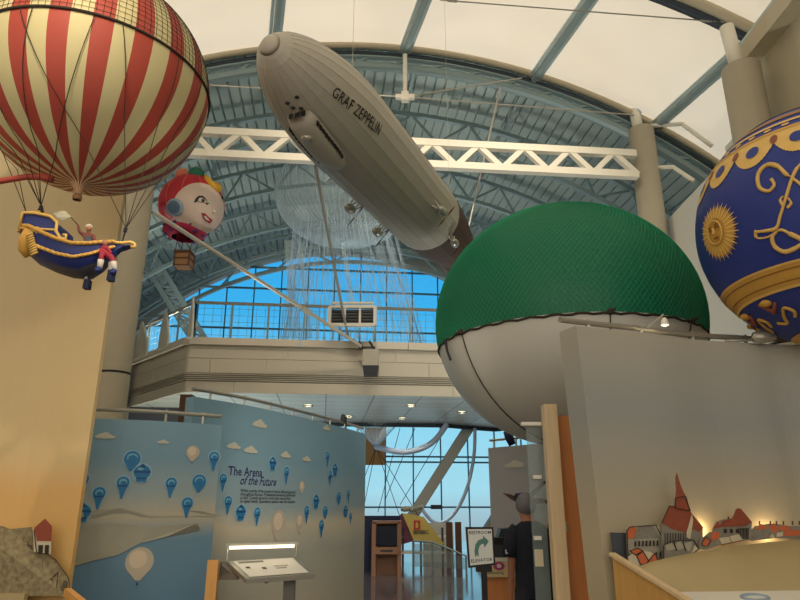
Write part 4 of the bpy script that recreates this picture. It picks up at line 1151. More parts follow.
def painted(mb, sf, kind, px, py, hpx):
    a, z = sf.hit(px, py); _, zb = sf.hit(px, py+hpx/2); _, zt = sf.hit(px, py-hpx/2); h = zt-zb; c = (zt+zb)/2
    def ell(cx, cz, rx, rz, off, m, n=20): wpoly(mb, sf, [(a+cx+rx*cos(2*pi*i/n), cz+rz*sin(2*pi*i/n)) for i in range(n)], off, m)
    if kind == 'T':
        def sh(k, off, m, dz=0):
            R_ = .27*h*k; cz = zt-.27*h; pts = [(a+R_*cos(t), cz+R_*sin(t)) for t in [-.25+(pi+.5)*i/14 for i in range(15)]]
            pts += [(a-R_*.55, cz-.30*h), (a-.03*h*k, zb+.02*h), (a+.03*h*k, zb+.02*h), (a+R_*.55, cz-.30*h)]; wpoly(mb, sf, pts, off, m)
        sh(1.25, .003, 0); sh(1, .005, 1); ell(0, zt-.25*h, .17*h, .15*h, .007, 3); ell(.02*h, zt-.30*h, .13*h, .11*h, .009, 1)
        wpoly(mb, sf, [(a-.22*h, zt-.38*h), (a+.22*h, zt-.38*h), (a+.18*h, zt-.44*h), (a-.18*h, zt-.44*h)], .010, 2)
    elif kind == 'P':
        def sh(k, off, m):
            R_ = .40*h*k; cz = zt-.40*h; pts = [(a+R_*cos(t), cz+R_*sin(t)) for t in [-.5+(pi+1)*i/16 for i in range(17)]]+[(a-.05*h, zb), (a+.05*h, zb)]; wpoly(mb, sf, pts, off, m)
        sh(1.15, .003, 0); sh(1, .005, 1); ell(0, zt-.32*h, .26*h, .2*h, .007, 3); ell(.02*h, zt-.38*h, .22*h, .17*h, .009, 1)
    elif kind == 'L':
        ell(0, c, .55*h, .56*h, .003, 0); ell(0, c+.04*h, .45*h, .40*h, .005, 1); wpoly(mb, sf, [(a-.2*h, c+.3*h), (a+.2*h, c+.3*h), (a+.06*h, zt), (a-.06*h, zt)], .005, 2)
        wpoly(mb, sf, [(a-.46*h, c+.12*h), (a+.46*h, c+.12*h), (a+.46*h, c), (a-.46*h, c)], .007, 2); wpoly(mb, sf, [(a-.3*h, c-.28*h), (a+.3*h, c-.28*h), (a+.24*h, zb), (a-.24*h, zb)], .006, 1)
        wpoly(mb, sf, [(a-.3*h, c-.26*h), (a+.3*h, c-.26*h), (a+.28*h, c-.34*h), (a-.28*h, c-.34*h)], .008, 2); ell(-.1*h, c+.22*h, .16*h, .08*h, .008, 3)
    elif kind == 'C':
        def sh(k, off, m):
            R_ = .38*h*k; cz = zt-.38*h; pts = [(a+R_*cos(t), cz+R_*sin(t)) for t in [-.6+(pi+1.2)*i/16 for i in range(17)]]+[(a-.06*h, zb+.12*h), (a+.06*h, zb+.12*h)]; wpoly(mb, sf, pts, off, m)
        sh(1, .004, 4); ell(-.05*h, zt-.32*h, .24*h, .24*h, .006, 5); wpoly(mb, sf, [(a-.03*h, zb+.06*h), (a+.03*h, zb+.06*h), (a+.03*h, zb), (a-.03*h, zb)], .006, 2)
    elif kind == 'c':
        for dx, dz, rx, rz in ((0, 0, .9, .35), (-.6, -.1, .55, .22), (.6, -.12, .7, .2), (.1, .22, .4, .28)): ell(dx*h, c+dz*h, rx*h, rz*h, .004+.0005*(dx+1), 6)
PM = ['pb_halo', 'pb', 'pb_dark', 'pb_light', 'pb_cream', 'pb_cream2', 'cloud']
mb = MB()
for a in (('P', 132, 461, 20), ('L', 142, 473, 18), ('T', 122.5, 488, 23), ('T', 98.7, 498.5, 23), ('T', 82, 484.5, 23), ('L', 82, 512.5, 19), ('T', 170.5, 488, 21), ('P', 198.8, 483.5, 18), ('T', 186.6, 508, 21), ('T', 213.5, 461.7, 20), ('C', 192.5, 454.5, 18), ('C', 139, 566, 38), ('c', 105, 436, 8), ('c', 163, 442, 5)): painted(mb, S1, *a)
mb.build('painted_balloons', PM, s1)
mb = MB()
sw = [(70, 528), (110, 523), (150, 527), (197, 523), (200, 530), (165, 537), (140, 543), (118, 555), (95, 560), (68, 568)]
for k in range(4): wpoly(mb, S1, [S1.hit(*p) for p in (sw[k], sw[k+1], sw[8-k], sw[9-k])], .006, 0)
wpoly(mb, S1, [S1.hit(*p) for p in (sw[4], sw[5], sw[5])][:2]+[S1.hit(197, 523)], .006, 0)
wpoly(mb, S1, [S1.hit(*p) for p in ((80, 512), (120, 508), (200, 511), (222, 516), (150, 517), (80, 519))], .006, 0); mb.build('painted_sandbank', 'haze', s1)
mb = MB()
for a in (('T', 222.4, 482.8, 18), ('T', 227.3, 505.6, 19), ('L', 240.2, 512.6, 16), ('T', 256.4, 517, 19), ('L', 272.1, 463.6, 14), ('T', 285.8, 475.8, 18), ('C', 301.2, 488, 14), ('L', 315.6, 501.4, 14), ('T', 306, 515, 18), ('P', 324.7, 512.6, 13), ('T', 320.8, 529.4, 18), ('T', 327, 459.4, 16), ('L', 334.5, 469.9, 13), ('T', 329.6, 478.3, 15), ('P', 338.3, 498.6, 13), ('L', 345, 511, 12), ('T', 347.8, 496.8, 14), ('T', 350, 519, 12), ('C', 278, 528, 36), ('C', 299, 524, 20), ('c', 259, 424, 10), ('c', 250, 450, 9), ('c', 233, 446, 8), ('c', 285, 455, 8), ('c', 306, 459, 7), ('c', 326, 428, 7)): painted(mb, S2, *a)
mb.build('painted_balloons', PM, s2)
# title text on the tall mural
def stext(sf, px, py, k=1.0, off=.006):
    a0, zc = sf.hit(px, py)
    return lambda x, y: sf.pt(a0+x*k, zc+y, off)
mb = MB()
a, z = S2.hit(228, 470); _, zz = S2.hit(228, 471); m_px = z-zz
aL, _ = S2.hit(228, 468); aR, _ = S2.hit(262, 473)
def fit_text(body, px0, px1, py, hpx, off=.006, **k):
    vs, fs = text2d(body, 1.0, align='LEFT', **k)
    x0 = min(v[0] for v in vs); x1 = max(v[0] for v in vs)
    a0, z0_ = S2.hit(px0, py); a1, _ = S2.hit(px1, py)
    hz = S2.hit(px0, py)[1]-S2.hit(px0, py+hpx)[1]
    mb.add([S2.pt(a0+(v[0]-x0)/(x1-x0)*(a1-a0), z0_+v[1]*hz, off) for v in vs], fs)
fit_text('The Arena', 228, 262, 471, 13, bold=.012)
fit_text('of the Future', 240, 276, 480.5, 13, shear=.35, bold=.01)
mb.build('title_lettering', 'ink', s2)
mb = MB()
for i, t in enumerate(('Within months of the success in France, ballooning spread', 'throughout Europe. Professional aeronauts performed', 'at fairs. Crowds wanted to watch them rise and land', 'in open fields. Spectators paid to see the ascents.')):
    fit_text(t, 240, 295 if i != 2 else 290, 490.5+3.6*i, 4.6, bold=.012)
mb.build('body_lettering', 'ink2', s2)
# reader rail in front of the mural
LY = 6.35
rd = root('reader_rail', 'slanted label desk with a lit light bar before the blue mural', 'label stand', V((at(265, 560, LY).x, LY, 0)))
a, b, c, d = at(227, 561, 6.55), at(296, 557, 6.6), at(315.5, 574, 6.1), at(246, 579, 6.05)
nrm = (b-a).cross(d-a).normalized(); nrm = nrm if nrm.z > 0 else -nrm
mb = MB(); mb.prism([a, b, c, d], -nrm*.04); mb.build('desk_top', 'alu', rd)
mb = MB(); iq = [a.lerp(c, .07), b.lerp(d, .07), c.lerp(a, .07), d.lerp(b, .07)]; mb.poly([p+nrm*.004 for p in iq], 0)
def dq(u, v): return a.lerp(b, u).lerp(d.lerp(c, u), v)
def dpat(u0, v0, u1, v1, m): mb.poly([dq(u, v)+nrm*.007 for u, v in ((u0, v0), (u1, v0), (u1, v1), (u0, v1))], m)
dpat(.12, .12, .48, .22, 1); dpat(.15, .42, .21, .52, 2); dpat(.36, .5, .42, .6, 2); dpat(.55, .45, .75, .52, 3); dpat(.55, .58, .7, .62, 1)
mb.build('label_sheet', ['white', 'louvre', 'brown', 'pb_cream'], rd)
mb = MB(); pa, pb = at(226, 545.5, 6.6), at(299, 543.5, 6.65)
mb.beam(pa, pb, .05, .035); lb = mb.build('light_bar', 'alu', rd)
mb = MB(); mb.beam(pa.lerp(pb, .06)-UP*.02+V((0, -.025, 0)), pa.lerp(pb, .94)-UP*.02+V((0, -.025, 0)), .03, .025); mb.build('lamp_tube', 'lampglow', lb)
for u, q in ((.02, a), (.98, b)):
    mb = MB(); mb.tube([pa.lerp(pb, u), q], .008, 6); mb.build('light_bar_arm', 'alu', rd)
mb = MB(); mb.prism([at(217, 562, 6.56), at(227, 562, 6.56), at(240, 576, 6.25), at(238, 580, 6.3), at(217, 580, 6.56)], (0, .03, 0)); mb.build('end_panel', 'louvre', rd)
for px, py, Yp, w in ((214, 560, 6.5, .10), (290, 577, 6.3, .10)):
    p = at(px, py, Yp); mb = MB(); mb.box((p.x, Yp, p.z/2), (w, .07, p.z)); mb.build('post', 'wood' if px < 250 else 'louvre', rd)
mb = MB(); mb.tube([at(258, 578, 6.3), at(266, 582, 6.3), at(276, 578, 6.3)], .014, 6); mb.build('cable', 'black', rd)

# left pale partition
ZL = 5.2
S3 = Surf([(-2.82, 6.0), (-3.5, 6.05), (-4.3, 5.8), (-5.1, 5.2), (-5.7, 4.3)], 6)
s3 = root('mural_partition', 'tall cream partition with warm painted haze at the left', 'partition', S3.pt(1, 0))
mb = MB(); S3.slab(mb, 0, ZL, .05); mb.build('panel', 'left_mural', s3)
def cut(name, label, sf, off, th, layers, cat='cutout', group=None, base=None):
    """flat printed cutout board: layers [(partname, material, [pixel polygons])] stacked off the wall"""
    r = None
    for li, (pn, mt, polys) in enumerate(layers):
        mb = MB()
        for P_ in polys:
            pts = [sf.px(x, y, off+(.0 if li == 0 else .004*li)) for x, y in P_]
            if r is None:
                r = root(name, label, cat, min(pts, key=lambda q: q.z).copy(), group)
            n = sf.norm(len(sf.p)//2)
            mb.prism(pts, -n*(th if li == 0 else .004))
        mb.build(pn, mt, r)
    return r
def win(x0, x1, y0, y1, n, w, s=0): return [[(x0+(x1-x0)*i/(n-1), y0+s*i), (x0+(x1-x0)*i/(n-1)+w, y0+s*i), (x0+(x1-x0)*i/(n-1)+w, y1+s*i), (x0+(x1-x0)*i/(n-1), y1+s*i)] for i in range(n)]
def ol(P_, w=.8):
    out = []
    for a, b in zip(P_, P_[1:]+P_[:1]):
        d = math.hypot(b[0]-a[0], b[1]-a[1]) or 1; nx, ny = -(b[1]-a[1])/d*w/2, (b[0]-a[0])/d*w/2
        out.append([(a[0]+nx, a[1]+ny), (b[0]+nx, b[1]+ny), (b[0]-nx, b[1]-ny), (a[0]-nx, a[1]-ny)])
    return out
cut('rock_cutout', 'painted grey brown rock cutout below the little red roofed house', S3, .12, .02, [
    ('rock', 'rock', [[(-30, 596), (-30, 526), (-8, 527), (2, 526), (10, 529), (20, 528), (32, 527), (36, 552), (48, 554), (56, 560), (63, 570), (69, 578), (70, 588), (66, 596)]]),
    ('shading', 'rock2', [[(-10, 585), (4, 578), (12, 572), (20, 575), (24, 586), (10, 590)], [(32, 594), (42, 584), (52, 578), (56, 590), (46, 595)], [(-10, 560), (0, 556), (8, 560), (14, 570), (4, 574), (-10, 574)], [(60, 590), (64, 580), (68, 582), (67, 592)], [(6, 548), (14, 543), (32, 545), (33, 550), (18, 552)], [(-10, 545), (2, 541), (4, 546), (-10, 549)]]), ('ink_pattern', 'sketch_line', ol([(-10, 585), (4, 578), (12, 572), (20, 575), (24, 586)], .6)[:4]+ol([(32, 594), (42, 584), (52, 578), (58, 572), (56, 590)], .6)[:4]+ol([(36, 552), (48, 554), (56, 560), (63, 570), (69, 578), (70, 588)], .8)[:5]+[[(x, y), (x+.5, y), (x+1.5, y+4), (x+1, y+4)] for x, y in ((3, 541), (7, 539), (11, 542), (15, 538), (19, 541), (23, 539), (27, 541), (0, 563), (4, 561), (8, 564), (30, 565), (36, 568), (42, 563), (26, 579))])], 'cutout')
cut('cottage_cutout', 'little painted house with red roof standing on the rock', S3, .15, .02, [
    ('wall', 'town_pale', [[(34, 552), (33, 530), (44, 520), (51, 526), (51, 554)]]),
    ('roof', 'roof_brown', [[(34, 528), (45, 518.5), (52, 526), (51.5, 541), (37, 541)]]),
    ('ink_pattern', 'sketch_line', [[(38.5, 545), (43, 545), (42.5, 554), (38, 554)], [(45, 545), (49, 545), (48.5, 554), (44.5, 554)], [(33.6, 530), (34.6, 530), (37, 553), (36, 553)]])], 'cutout')
mb = MB(); pts = [S3.px(x, y, o) for x, y, o in ((-40, 594, .25), (62, 594, .25))]
S3b = Surf([tuple(S3.pt(a, 0, .2))[:2] for a in (0.25, .8, 1.5, 2.3)], 4)
mb = MB(); S3b.slab(mb, .0, at(40, 594.5, 5.8).z, .05); tag(mb.build('ledge', 'hill2'), 'low tan ledge under the painted rock', 'ledge')
mb = MB(); mb.beam(at(67, 592, 5.75), at(104, 622, 5.2), .05, .06); tag(mb.build('wood_rail', 'wood'), 'pale wooden barrier top beside the painted rock', 'barrier')

# right pale partition
ZR = 2.94
S4 = Surf([tuple(atz(x, y, ZR))[:2] for x, y in ((576, 325.5), (610, 329.5), (653, 334), (700, 340), (750, 343), (790, 344.5))]+[(4.35, 5.45), (4.8, 4.9)], 6)
s4 = root('mural_partition', 'curved pale grey partition behind the painted red roofed town', 'partition', S4.pt(1, 0))
mb = MB(); S4.slab(mb, 0, ZR, .22)
for v_ in mb.v: v_.x += .033*(ZR-v_.z)
mb.v = mb.v; mb.build('panel', 'right_mural', s4)
rail_on(S4, ZR, -.2, s4, 7, .025)
# clip lamp on the rail
lp = S4.px(664, 318, -.1); ll = root('clip_lamp', 'small white spotlight on an arm above the pale right partition', 'lamp', lp-UP*.1)
mb = MB(); mb.tube([S4.px(644, 331, -.2), lp+UP*.03], .009, 6); mb.build('arm', 'alu', ll)
mb = MB(); mb.lathe(lp-UP*.03, [(.035, -.035), (.03, .0), (.018, .03), (.001, .035)], 14); mb.build('shade', 'white', ll, smooth=True)
mb = MB(); mb.sphere(lp-UP*.055, .022, 10, 6); mb.build('bulb', 'lampglow', ll)
mb = MB(); p = S4.px(762, 337.5, .08); mb.lathe(p-V((.09, 0, 0)), [(.001, 0), (.045, .02), (.06, .09), (.05, .15), (.03, .2)], 14, (V((0, 1, 0)), UP, V((1, 0, .05)))); mb.tube([p+V((-.08, 0, -.02)), p+V((-.3, .05, -.02))], .012, 6)
tag(mb.build('track_lamp', 'alu', smooth=True), 'grey bullet lamp lying on the partition rim below the blue balloon', 'lamp')

# painted town cutouts
GP = 'painted town cutouts'
o_ = .14
cut('slate_board', 'dark slate board at the left end of the painted town', S4, o_-.05, .02, [('board', 'slate', [[(611.5, 532.5), (628, 533), (631, 566), (616, 566)]])], 'board')
P1_ = [(627, 531), (630, 527), (656, 525), (662, 537), (664, 557), (648, 566), (629, 570)]
cut('house_cutout', 'long grey town hall cutout with a row of dark windows', S4, o_, .015, [('wall', 'town_wall', [P1_]),
    ('roof', 'town_wall2', [[(633, 539), (639, 526), (653, 526), (660, 538)]]), ('orange_roof', 'roof_red', [[(628, 530), (633, 526), (637, 529), (634, 538), (628, 539)]]), ('gable', 'town_pale', [[(655, 526), (658.5, 526), (663, 534), (660.5, 538)]]),
    ('ink_pattern', 'sketch_line', win(635, 657, 541, 546.5, 7, 1.4, -.1)+win(652, 660, 552, 557, 3, 1)+ol(P1_))], group=GP)
P2_ = [(662, 551), (662, 523), (669, 508), (675, 507), (675.5, 499), (677, 491), (676.4, 476), (677.4, 476), (683, 491), (687, 497), (690, 511), (703, 528), (703, 545), (690, 552)]
cut('church_cutout', 'tall church cutout with brown spire and steep red roof', S4, o_+.045, .015, [('wall', 'town_wall2', [P2_]),
    ('roof', 'roof_brown', [[(662, 523), (669.5, 506), (676, 506.5), (690, 511), (703.5, 527.5), (699, 532), (694, 529), (687, 533), (672, 529)]]), ('spire', 'roof_brown', [[(675.5, 508), (676, 498), (676.5, 490), (676.3, 473), (677.2, 473), (681, 486), (685.5, 496), (690.5, 511)]]),
    ('gable', 'town_pale', [[(692, 514), (693.2, 520), (690.5, 539), (685.5, 537)]]), ('ink_pattern', 'sketch_line', ol([(675.5, 508), (676, 498), (685.5, 496), (690.5, 511)], .7)+ol([(662, 523), (669.5, 506), (676, 506.5)], .6)[:2]+win(665, 686, 533, 545, 9, .5))], group=GP)
cut('house_cutout', 'low orange roofed houses at the front left of the town', S4, o_+.09, .015, [('wall', 'town_pale', [[(629, 557), (640, 550), (654, 553), (659, 560), (648, 566), (630, 571)]]),
    ('roof', 'roof_red', [[(630, 551), (638, 548), (643, 551), (636, 555)], [(637, 556), (643, 551), (649, 561), (646, 564), (641, 565)], [(648, 562), (655, 553), (658, 560), (652, 563)]]),
    ('ink_pattern', 'sketch_line', ol([(630, 551), (638, 548), (643, 551), (636, 555)])+ol([(637, 556), (643, 551), (649, 561), (646, 564), (641, 565)])+ol([(648, 562), (655, 553), (658, 560)])[:2])], group=GP)
P3_ = [(664, 545), (674, 541), (694, 540), (696, 544), (699, 549), (690, 556), (664, 560)]
cut('house_cutout', 'row of three grey sketched houses below the church', S4, o_+.085, .015, [('wall', 'town_wall2', [P3_]),
    ('roof', 'town_wall', [[(665, 545), (672, 542), (676, 549), (667, 551)], [(674, 545), (681, 540), (685, 548), (677, 550)], [(683, 544), (693, 541), (690, 551), (686, 550)]]), ('gable', 'town_pale', [[(695, 545), (699, 550), (692, 553)]]),
    ('ink_pattern', 'sketch_line', ol(P3_)+ol([(674, 541), (677, 551)])[:1]+ol([(683, 541), (686, 551)])[:1])], group=GP)
cut('house_cutout', 'small orange roofed houses between church and steep towered hall', S4, o_+.085, .015, [('wall', 'town_wall2', [[(699, 549), (701, 540), (711, 532), (720, 532), (720, 545), (706, 550)]]),
    ('roof', 'roof_red', [[(702, 543), (706, 537), (711, 541), (708, 546), (703, 546)], [(710, 537), (713, 532), (720, 532), (719.5, 538), (713, 541)]]), ('ink_pattern', 'sketch_line', ol([(702, 543), (706, 537), (711, 541), (708, 546), (703, 546)], .6))], group=GP)
P4_ = [(713, 530), (717, 522), (722, 520), (733, 518), (737, 509), (741, 508.5), (752, 522), (751, 540), (724, 543), (714, 538)]
cut('house_cutout', 'grey hall cutout with one steep pyramid red roof', S4, o_+.02, .015, [('wall', 'town_wall2', [P4_]),
    ('roof', 'roof_brown', [[(713, 529), (718, 521), (720, 526), (722, 521), (733, 518), (736, 510), (738, 508), (741, 509), (752, 522), (746, 526), (722, 527)]]), ('ink_pattern', 'sketch_line', win(724, 736, 529, 533, 3, 3)+win(739, 748, 528, 539, 7, .6)+[[(728, 519), (728, 516.5), (729, 516.5), (729, 519)]])], group=GP)
cut('house_cutout', 'two flat pale roofs at the front of the steep red hall', S4, o_+.09, .015, [('roof', 'town_pale', [[(719, 538), (729, 537), (731, 543), (722, 544.5)], [(730, 536.5), (739, 534.5), (743, 540), (732, 543)]]), ('eave', 'rust', [[(721, 544.4), (743, 540), (743, 541), (721, 545.4)]])], group=GP)
cut('house_cutout', 'distant row of small red roofed houses running to the frame edge', S4, o_, .015, [('wall', 'town_wall2', [[(752, 541), (752, 530), (757, 526), (768, 524), (778, 524), (790, 526), (812, 526), (812, 540), (775, 538)]]),
    ('roof', 'roof_red', [[(756, 529), (761, 524), (768, 527), (764, 530)], [(768, 527), (774, 523), (779, 530), (775, 533)], [(778, 526), (788, 526), (791, 529), (782, 531)], [(785, 530), (812, 530), (812, 535), (784, 536)]]),
    ('gable', 'town_pale', [[(769, 537), (773, 534), (775, 538)], [(777, 533), (783, 532), (783, 536), (777, 537)]]), ('chimney', 'brown', [[(x, 521), (x+1.2, 521), (x+1.2, 525), (x, 525)] for x in (759, 770, 776, 783, 792, 799)])], group=GP)
# hill board and desk
HS = Surf([tuple(S4.pt(a, 0, .24))[:2] for a in (.16, .7, 1.3, 1.9, 2.5)], 6)
mb = MB()
hp_ = [(634, 568), (650, 562), (670, 557), (695, 552.5), (720, 548), (745, 545), (770, 542), (800, 540), (830, 540)]
top_ = [HS.px(x, y) for x, y in hp_]
low_ = [at(max(x, 656), 596 if x > 645 else 601, 4.55) for x, y in hp_]
vs = []
for k in range(6):
    u = k/5
    for p, q in zip(top_, low_): vs.append(p.lerp(q, u)+UP*(.06*sin(pi*u)))
n = len(top_)
mb.add(vs, [(k*n+i, k*n+i+1, (k+1)*n+i+1, (k+1)*n+i) for k in range(5) for i in range(n-1)])
mb.add([v-UP*.4 for v in vs[:n]]+vs[:n], [(i, i+1, n+i+1, n+i) for i in range(n-1)])
tag(mb.build('hill_board', 'hill', smooth=True), 'smooth tan painted hillside sloping up to the town', 'hill')
wd = root('label_desk', 'white label desk in front of the tan painted hill', 'desk', at(740, 600, 4.3)-UP*.8)
a, b = at(668, 592, 4.5), at(830, 590, 4.5)
mb = MB(); mb.prism([a, b, b+V((0, -.6, -.16)), a+V((.16, -.6, -.16))], (0, 0, -.03)); mb.build('top', 'white', wd)
mb = MB(); c = at(755, 597.5, 4.4); c = V((c.x, c.y, a.z-.16*((4.5-c.y)/.6)+.006)); 
mb.tube([c+V((.055*cos(t)*1.5, .04*sin(t), .04*sin(t)*.27)) for t in [2*pi*i/20 for i in range(21)]], .012, 5); mb.build('ring_emblem', 'ear_rim', wd)
mb = MB(); mb.box(((a.x+b.x)/2+.1, 4.2, (a.z-.2)/2), (b.x-a.x-.3, .5, a.z-.25)); mb.build('plinth', 'wood_yellow', wd)
mb = MB(); a = at(612, 554, 4.85); b = at(700, 608, 4.1)
mb.prism([a, b, V((b.x, b.y, 0)), V((a.x, a.y, 0))], V((.03, .02, 0)))
mb.beam(a, b, .05, .02, UP, 1)
tag(mb.build('side_board', ['wood_yellow', 'wood_pale']), 'yellow wooden side board with a slanting top before the town', 'board')

# ================================================================== DOORWAY, PERSON, SIGN
pp = at(545, 405, 5.55)
mb = MB(); mb.prism([(pp.x-.01, 5.55, 0), (pp.x+.10, 5.55, 0), (pp.x+.10, 5.55, 2.42), (pp.x-.01, 5.55, 2.42)], (0, .12, 0)); tag(mb.build('post', 'wood_pale'), 'tall pale wooden post at the edge of the orange panel', 'post').name = 'wooden_post'
op = root('orange_panel', 'orange wooden wall panel between the pale post and right partition', 'panel', (1.42, 5.68, 0))
mb = MB(); mb.box((pp.x+.11+.24, 5.70, 1.17), (.48, .04, 2.34)); mb.build('veneer', 'wood_orange', op)
p = at(563, 527, 5.67); mb = MB(); mb.box(p, (.06, .02, .08)); sw_ = mb.build('switch_plate', 'plate', op)
mb = MB(); mb.box(p+V((0, -.014, 0)), (.02, .01, .03)); mb.build('toggle', 'dark', sw_)
gl = root('glass_screen', 'clear glass pane with bracket clamps beside the wooden post', 'glass', (1.12, 5.75, 0))
x0 = at(529, 480, 5.75).x; x1 = pp.x-.01
mb = MB(); mb.box(((x0+x1)/2, 5.75, 1.2), (x1-x0, .012, 2.1)); mb.build('pane', 'pane', gl)
for px0, px1, py in ((521, 541, 424), (533, 541, 477), (534, 541, 538)):
    q0, q1 = at(px0, py, 5.7), at(px1, py, 5.7); mb = MB(); mb.beam(q0, q1, .05, .03); mb.build('clamp', 'white', gl)
p = at(539, 558, 5.74); mb = MB(); mb.box(p+V((0, -.0, 0)), (.07, .005, .13)); mb.build('notice', 'town_pale', gl)

# person seen from behind
PY = 6.6; pxx = at(532, 540, PY).x
pr_ = root('person', 'person with grey hair in a black t-shirt seen from behind near sign', 'person', (pxx, PY, 0))
B = V((pxx, PY, 0))
def b(x, y, z): return B+V((x, y, z))
J = {}; ED = []; RD = {}
def jn(k, p, r, par=None): J[k] = p; RD[k] = r; ED.append((par, k)) if par else None
jn('pel', b(0, 0, .93), (.145, .10)); jn('wai', b(0, 0, 1.08), (.135, .095), 'pel'); jn('che', b(-.005, .0, 1.27), (.15, .10), 'wai'); jn('shc', b(-.005, 0, 1.39), (.11, .08), 'che')
jn('nek', b(-.02, .0, 1.455), (.056, .056), 'shc'); jn('he0', b(-.035, .01, 1.525), (.07, .08), 'nek'); jn('he1', b(-.04, .02, 1.605), (.076, .09), 'he0'); jn('he2', b(-.04, .015, 1.665), (.05, .06), 'he1')
for sg, n_ in ((-1, 'l'), (1, 'r')):
    jn('sh'+n_, b(sg*.165, 0, 1.36), (.058, .058), 'shc'); jn('el'+n_, b(sg*.205, -.01, 1.10), (.040, .042), 'sh'+n_); jn('wr'+n_, b(sg*.215, .05, .87), (.026, .03), 'el'+n_)
    jn('pa'+n_, b(sg*.212, .065, .80), (.018, .038), 'wr'+n_)
    for fi, (dy, L) in enumerate(((.032, .07), (.012, .082), (-.008, .077), (-.027, .062))):
        jn('f%d%s' % (fi, n_), b(sg*.21, .065+dy, .755), (.009, .009), 'pa'+n_); jn('g%d%s' % (fi, n_), b(sg*.203, .07+dy, .755-L*.5), (.008, .008), 'f%d%s' % (fi, n_)); jn('h%d%s' % (fi, n_), b(sg*.192, .075+dy, .755-L), (.007, .007), 'g%d%s' % (fi, n_))
    jn('t0'+n_, b(sg*.20, .105, .80), (.011, .011), 'wr'+n_); jn('t1'+n_, b(sg*.192, .125, .765), (.009, .009), 't0'+n_)
    jn('hi'+n_, b(sg*.085, 0, .86), (.09, .09), 'pel'); jn('kn'+n_, b(sg*.10, .01, .49), (.056, .058), 'hi'+n_); jn('an'+n_, b(sg*.105, -.01, .10), (.038, .042), 'kn'+n_); jn('to'+n_, b(sg*.115, .13, .04), (.04, .03), 'an'+n_)
kk = list(J); skin_body('body', [J[k] for k in kk], [(kk.index(a), kk.index(c)) for a, c in ED], [RD[k] for k in kk], 'skin', pr_)
def loft(name, rings, m, parent, K=24, cap=False):
    mb = MB(); vs = []
    for (c, rx, ry) in rings:
        for j in range(K): a_ = 2*pi*j/K; vs.append(c+V((rx*cos(a_), ry*sin(a_), 0)))
    fs = [(i*K+j, i*K+(j+1) % K, (i+1)*K+(j+1) % K, (i+1)*K+j) for i in range(len(rings)-1) for j in range(K)]
    if cap: fs += [tuple(range((len(rings)-1)*K, len(rings)*K))]
    mb.add(vs, fs); return mb
mb = loft('t', [(b(.01, 0, .80), .185, .135), (b(.005, 0, .92), .182, .135), (b(0, 0, 1.08), .172, .125), (b(0, 0, 1.24), .182, .13), (b(-.003, 0, 1.345), .195, .12), (b(-.005, 0, 1.40), .165, .10), (b(-.01, 0, 1.435), .105, .085), (b(-.015, 0, 1.455), .072, .075), (b(-.015, 0, 1.455), .060, .062)], 'shirt', pr_)
for sg in (-1, 1):
    mb.tube([b(sg*.13, 0, 1.375), b(sg*.18, 0, 1.33), b(sg*.205, -.005, 1.22), b(sg*.215, -.008, 1.13)], [.075, .08, .075, .072], 14)
ts = mb.build('t_shirt', 'shirt', pr_, smooth=True)
mb = MB(); mb.tube([b(-.262, -.055, 1.2), b(-.262, -.06, 1.16), b(-.25, -.075, 1.17)], .008, 5); mb.build('sleeve_print', 'print', ts)
mb = loft('s', [(b(0, 0, .98), .165, .12), (b(0, 0, .86), .185, .13), (b(0, 0, .78), .19, .125)], 'shorts', pr_)
for sg in (-1, 1): mb.tube([b(sg*.085, 0, .84), b(sg*.10, 0, .66), b(sg*.105, 0, .52)], [.105, .098, .10], 16)
mb.build('shorts', 'shorts', pr_, smooth=True)
for sg in (-1, 1):
    mb = MB(); mb.tube([b(sg*.107, -.07, .05), b(sg*.107, 0, .055), b(sg*.115, .12, .04), b(sg*.118, .19, .035)], [.04, .05, .048, .03], 12); mb.build('shoe', 'shoe', pr_, smooth=True)
# hair over the back of the head, ears, face
mb = MB(); hc = b(-.04, .0, 1.605)
vs = []; K = 24; R_ = 14
for i in range(R_+1):
    th = pi*.68*i/R_
    for j in range(K):
        a_ = 2*pi*j/K; back = -sin(a_)
        t_ = th*(1+.18*back); wob = 1+.03*sin(7*a_+3*i)
        vs.append(hc+V((.098*sin(t_)*cos(a_)*wob, .116*sin(t_)*sin(a_)*wob, .112*cos(t_))))
mb.add(vs, [(i*K+j, i*K+(j+1) % K, (i+1)*K+(j+1) % K, (i+1)*K+j) for i in range(R_) for j in range(K)]); mb.build('hair', 'hair', pr_, smooth=True)
mb = MB()
for sg in (-1, 1): mb.sphere(b(-.04+sg*.083, .02, 1.595), .03, 10, 8, (.35, .7, 1.1))
mb.build('ear', 'skin', pr_, smooth=True)
mb = MB(); mb.tube([b(-.04, .10, 1.64), b(-.04, .122, 1.60), b(-.04, .10, 1.585)], [.010, .016, .010], 8); mb.build('nose', 'skin', pr_, smooth=True)
mb = MB()
for sg in (-1, 1): mb.sphere(b(-.04+sg*.032, .092, 1.635), .012, 8, 6)
mb.build('eye', 'black', pr_, smooth=True)
mb = MB(); mb.tube([b(-.065, .092, 1.555), b(-.04, .098, 1.55), b(-.015, .092, 1.555)], .006, 6); mb.build('mouth', 'lip', pr_, smooth=True)
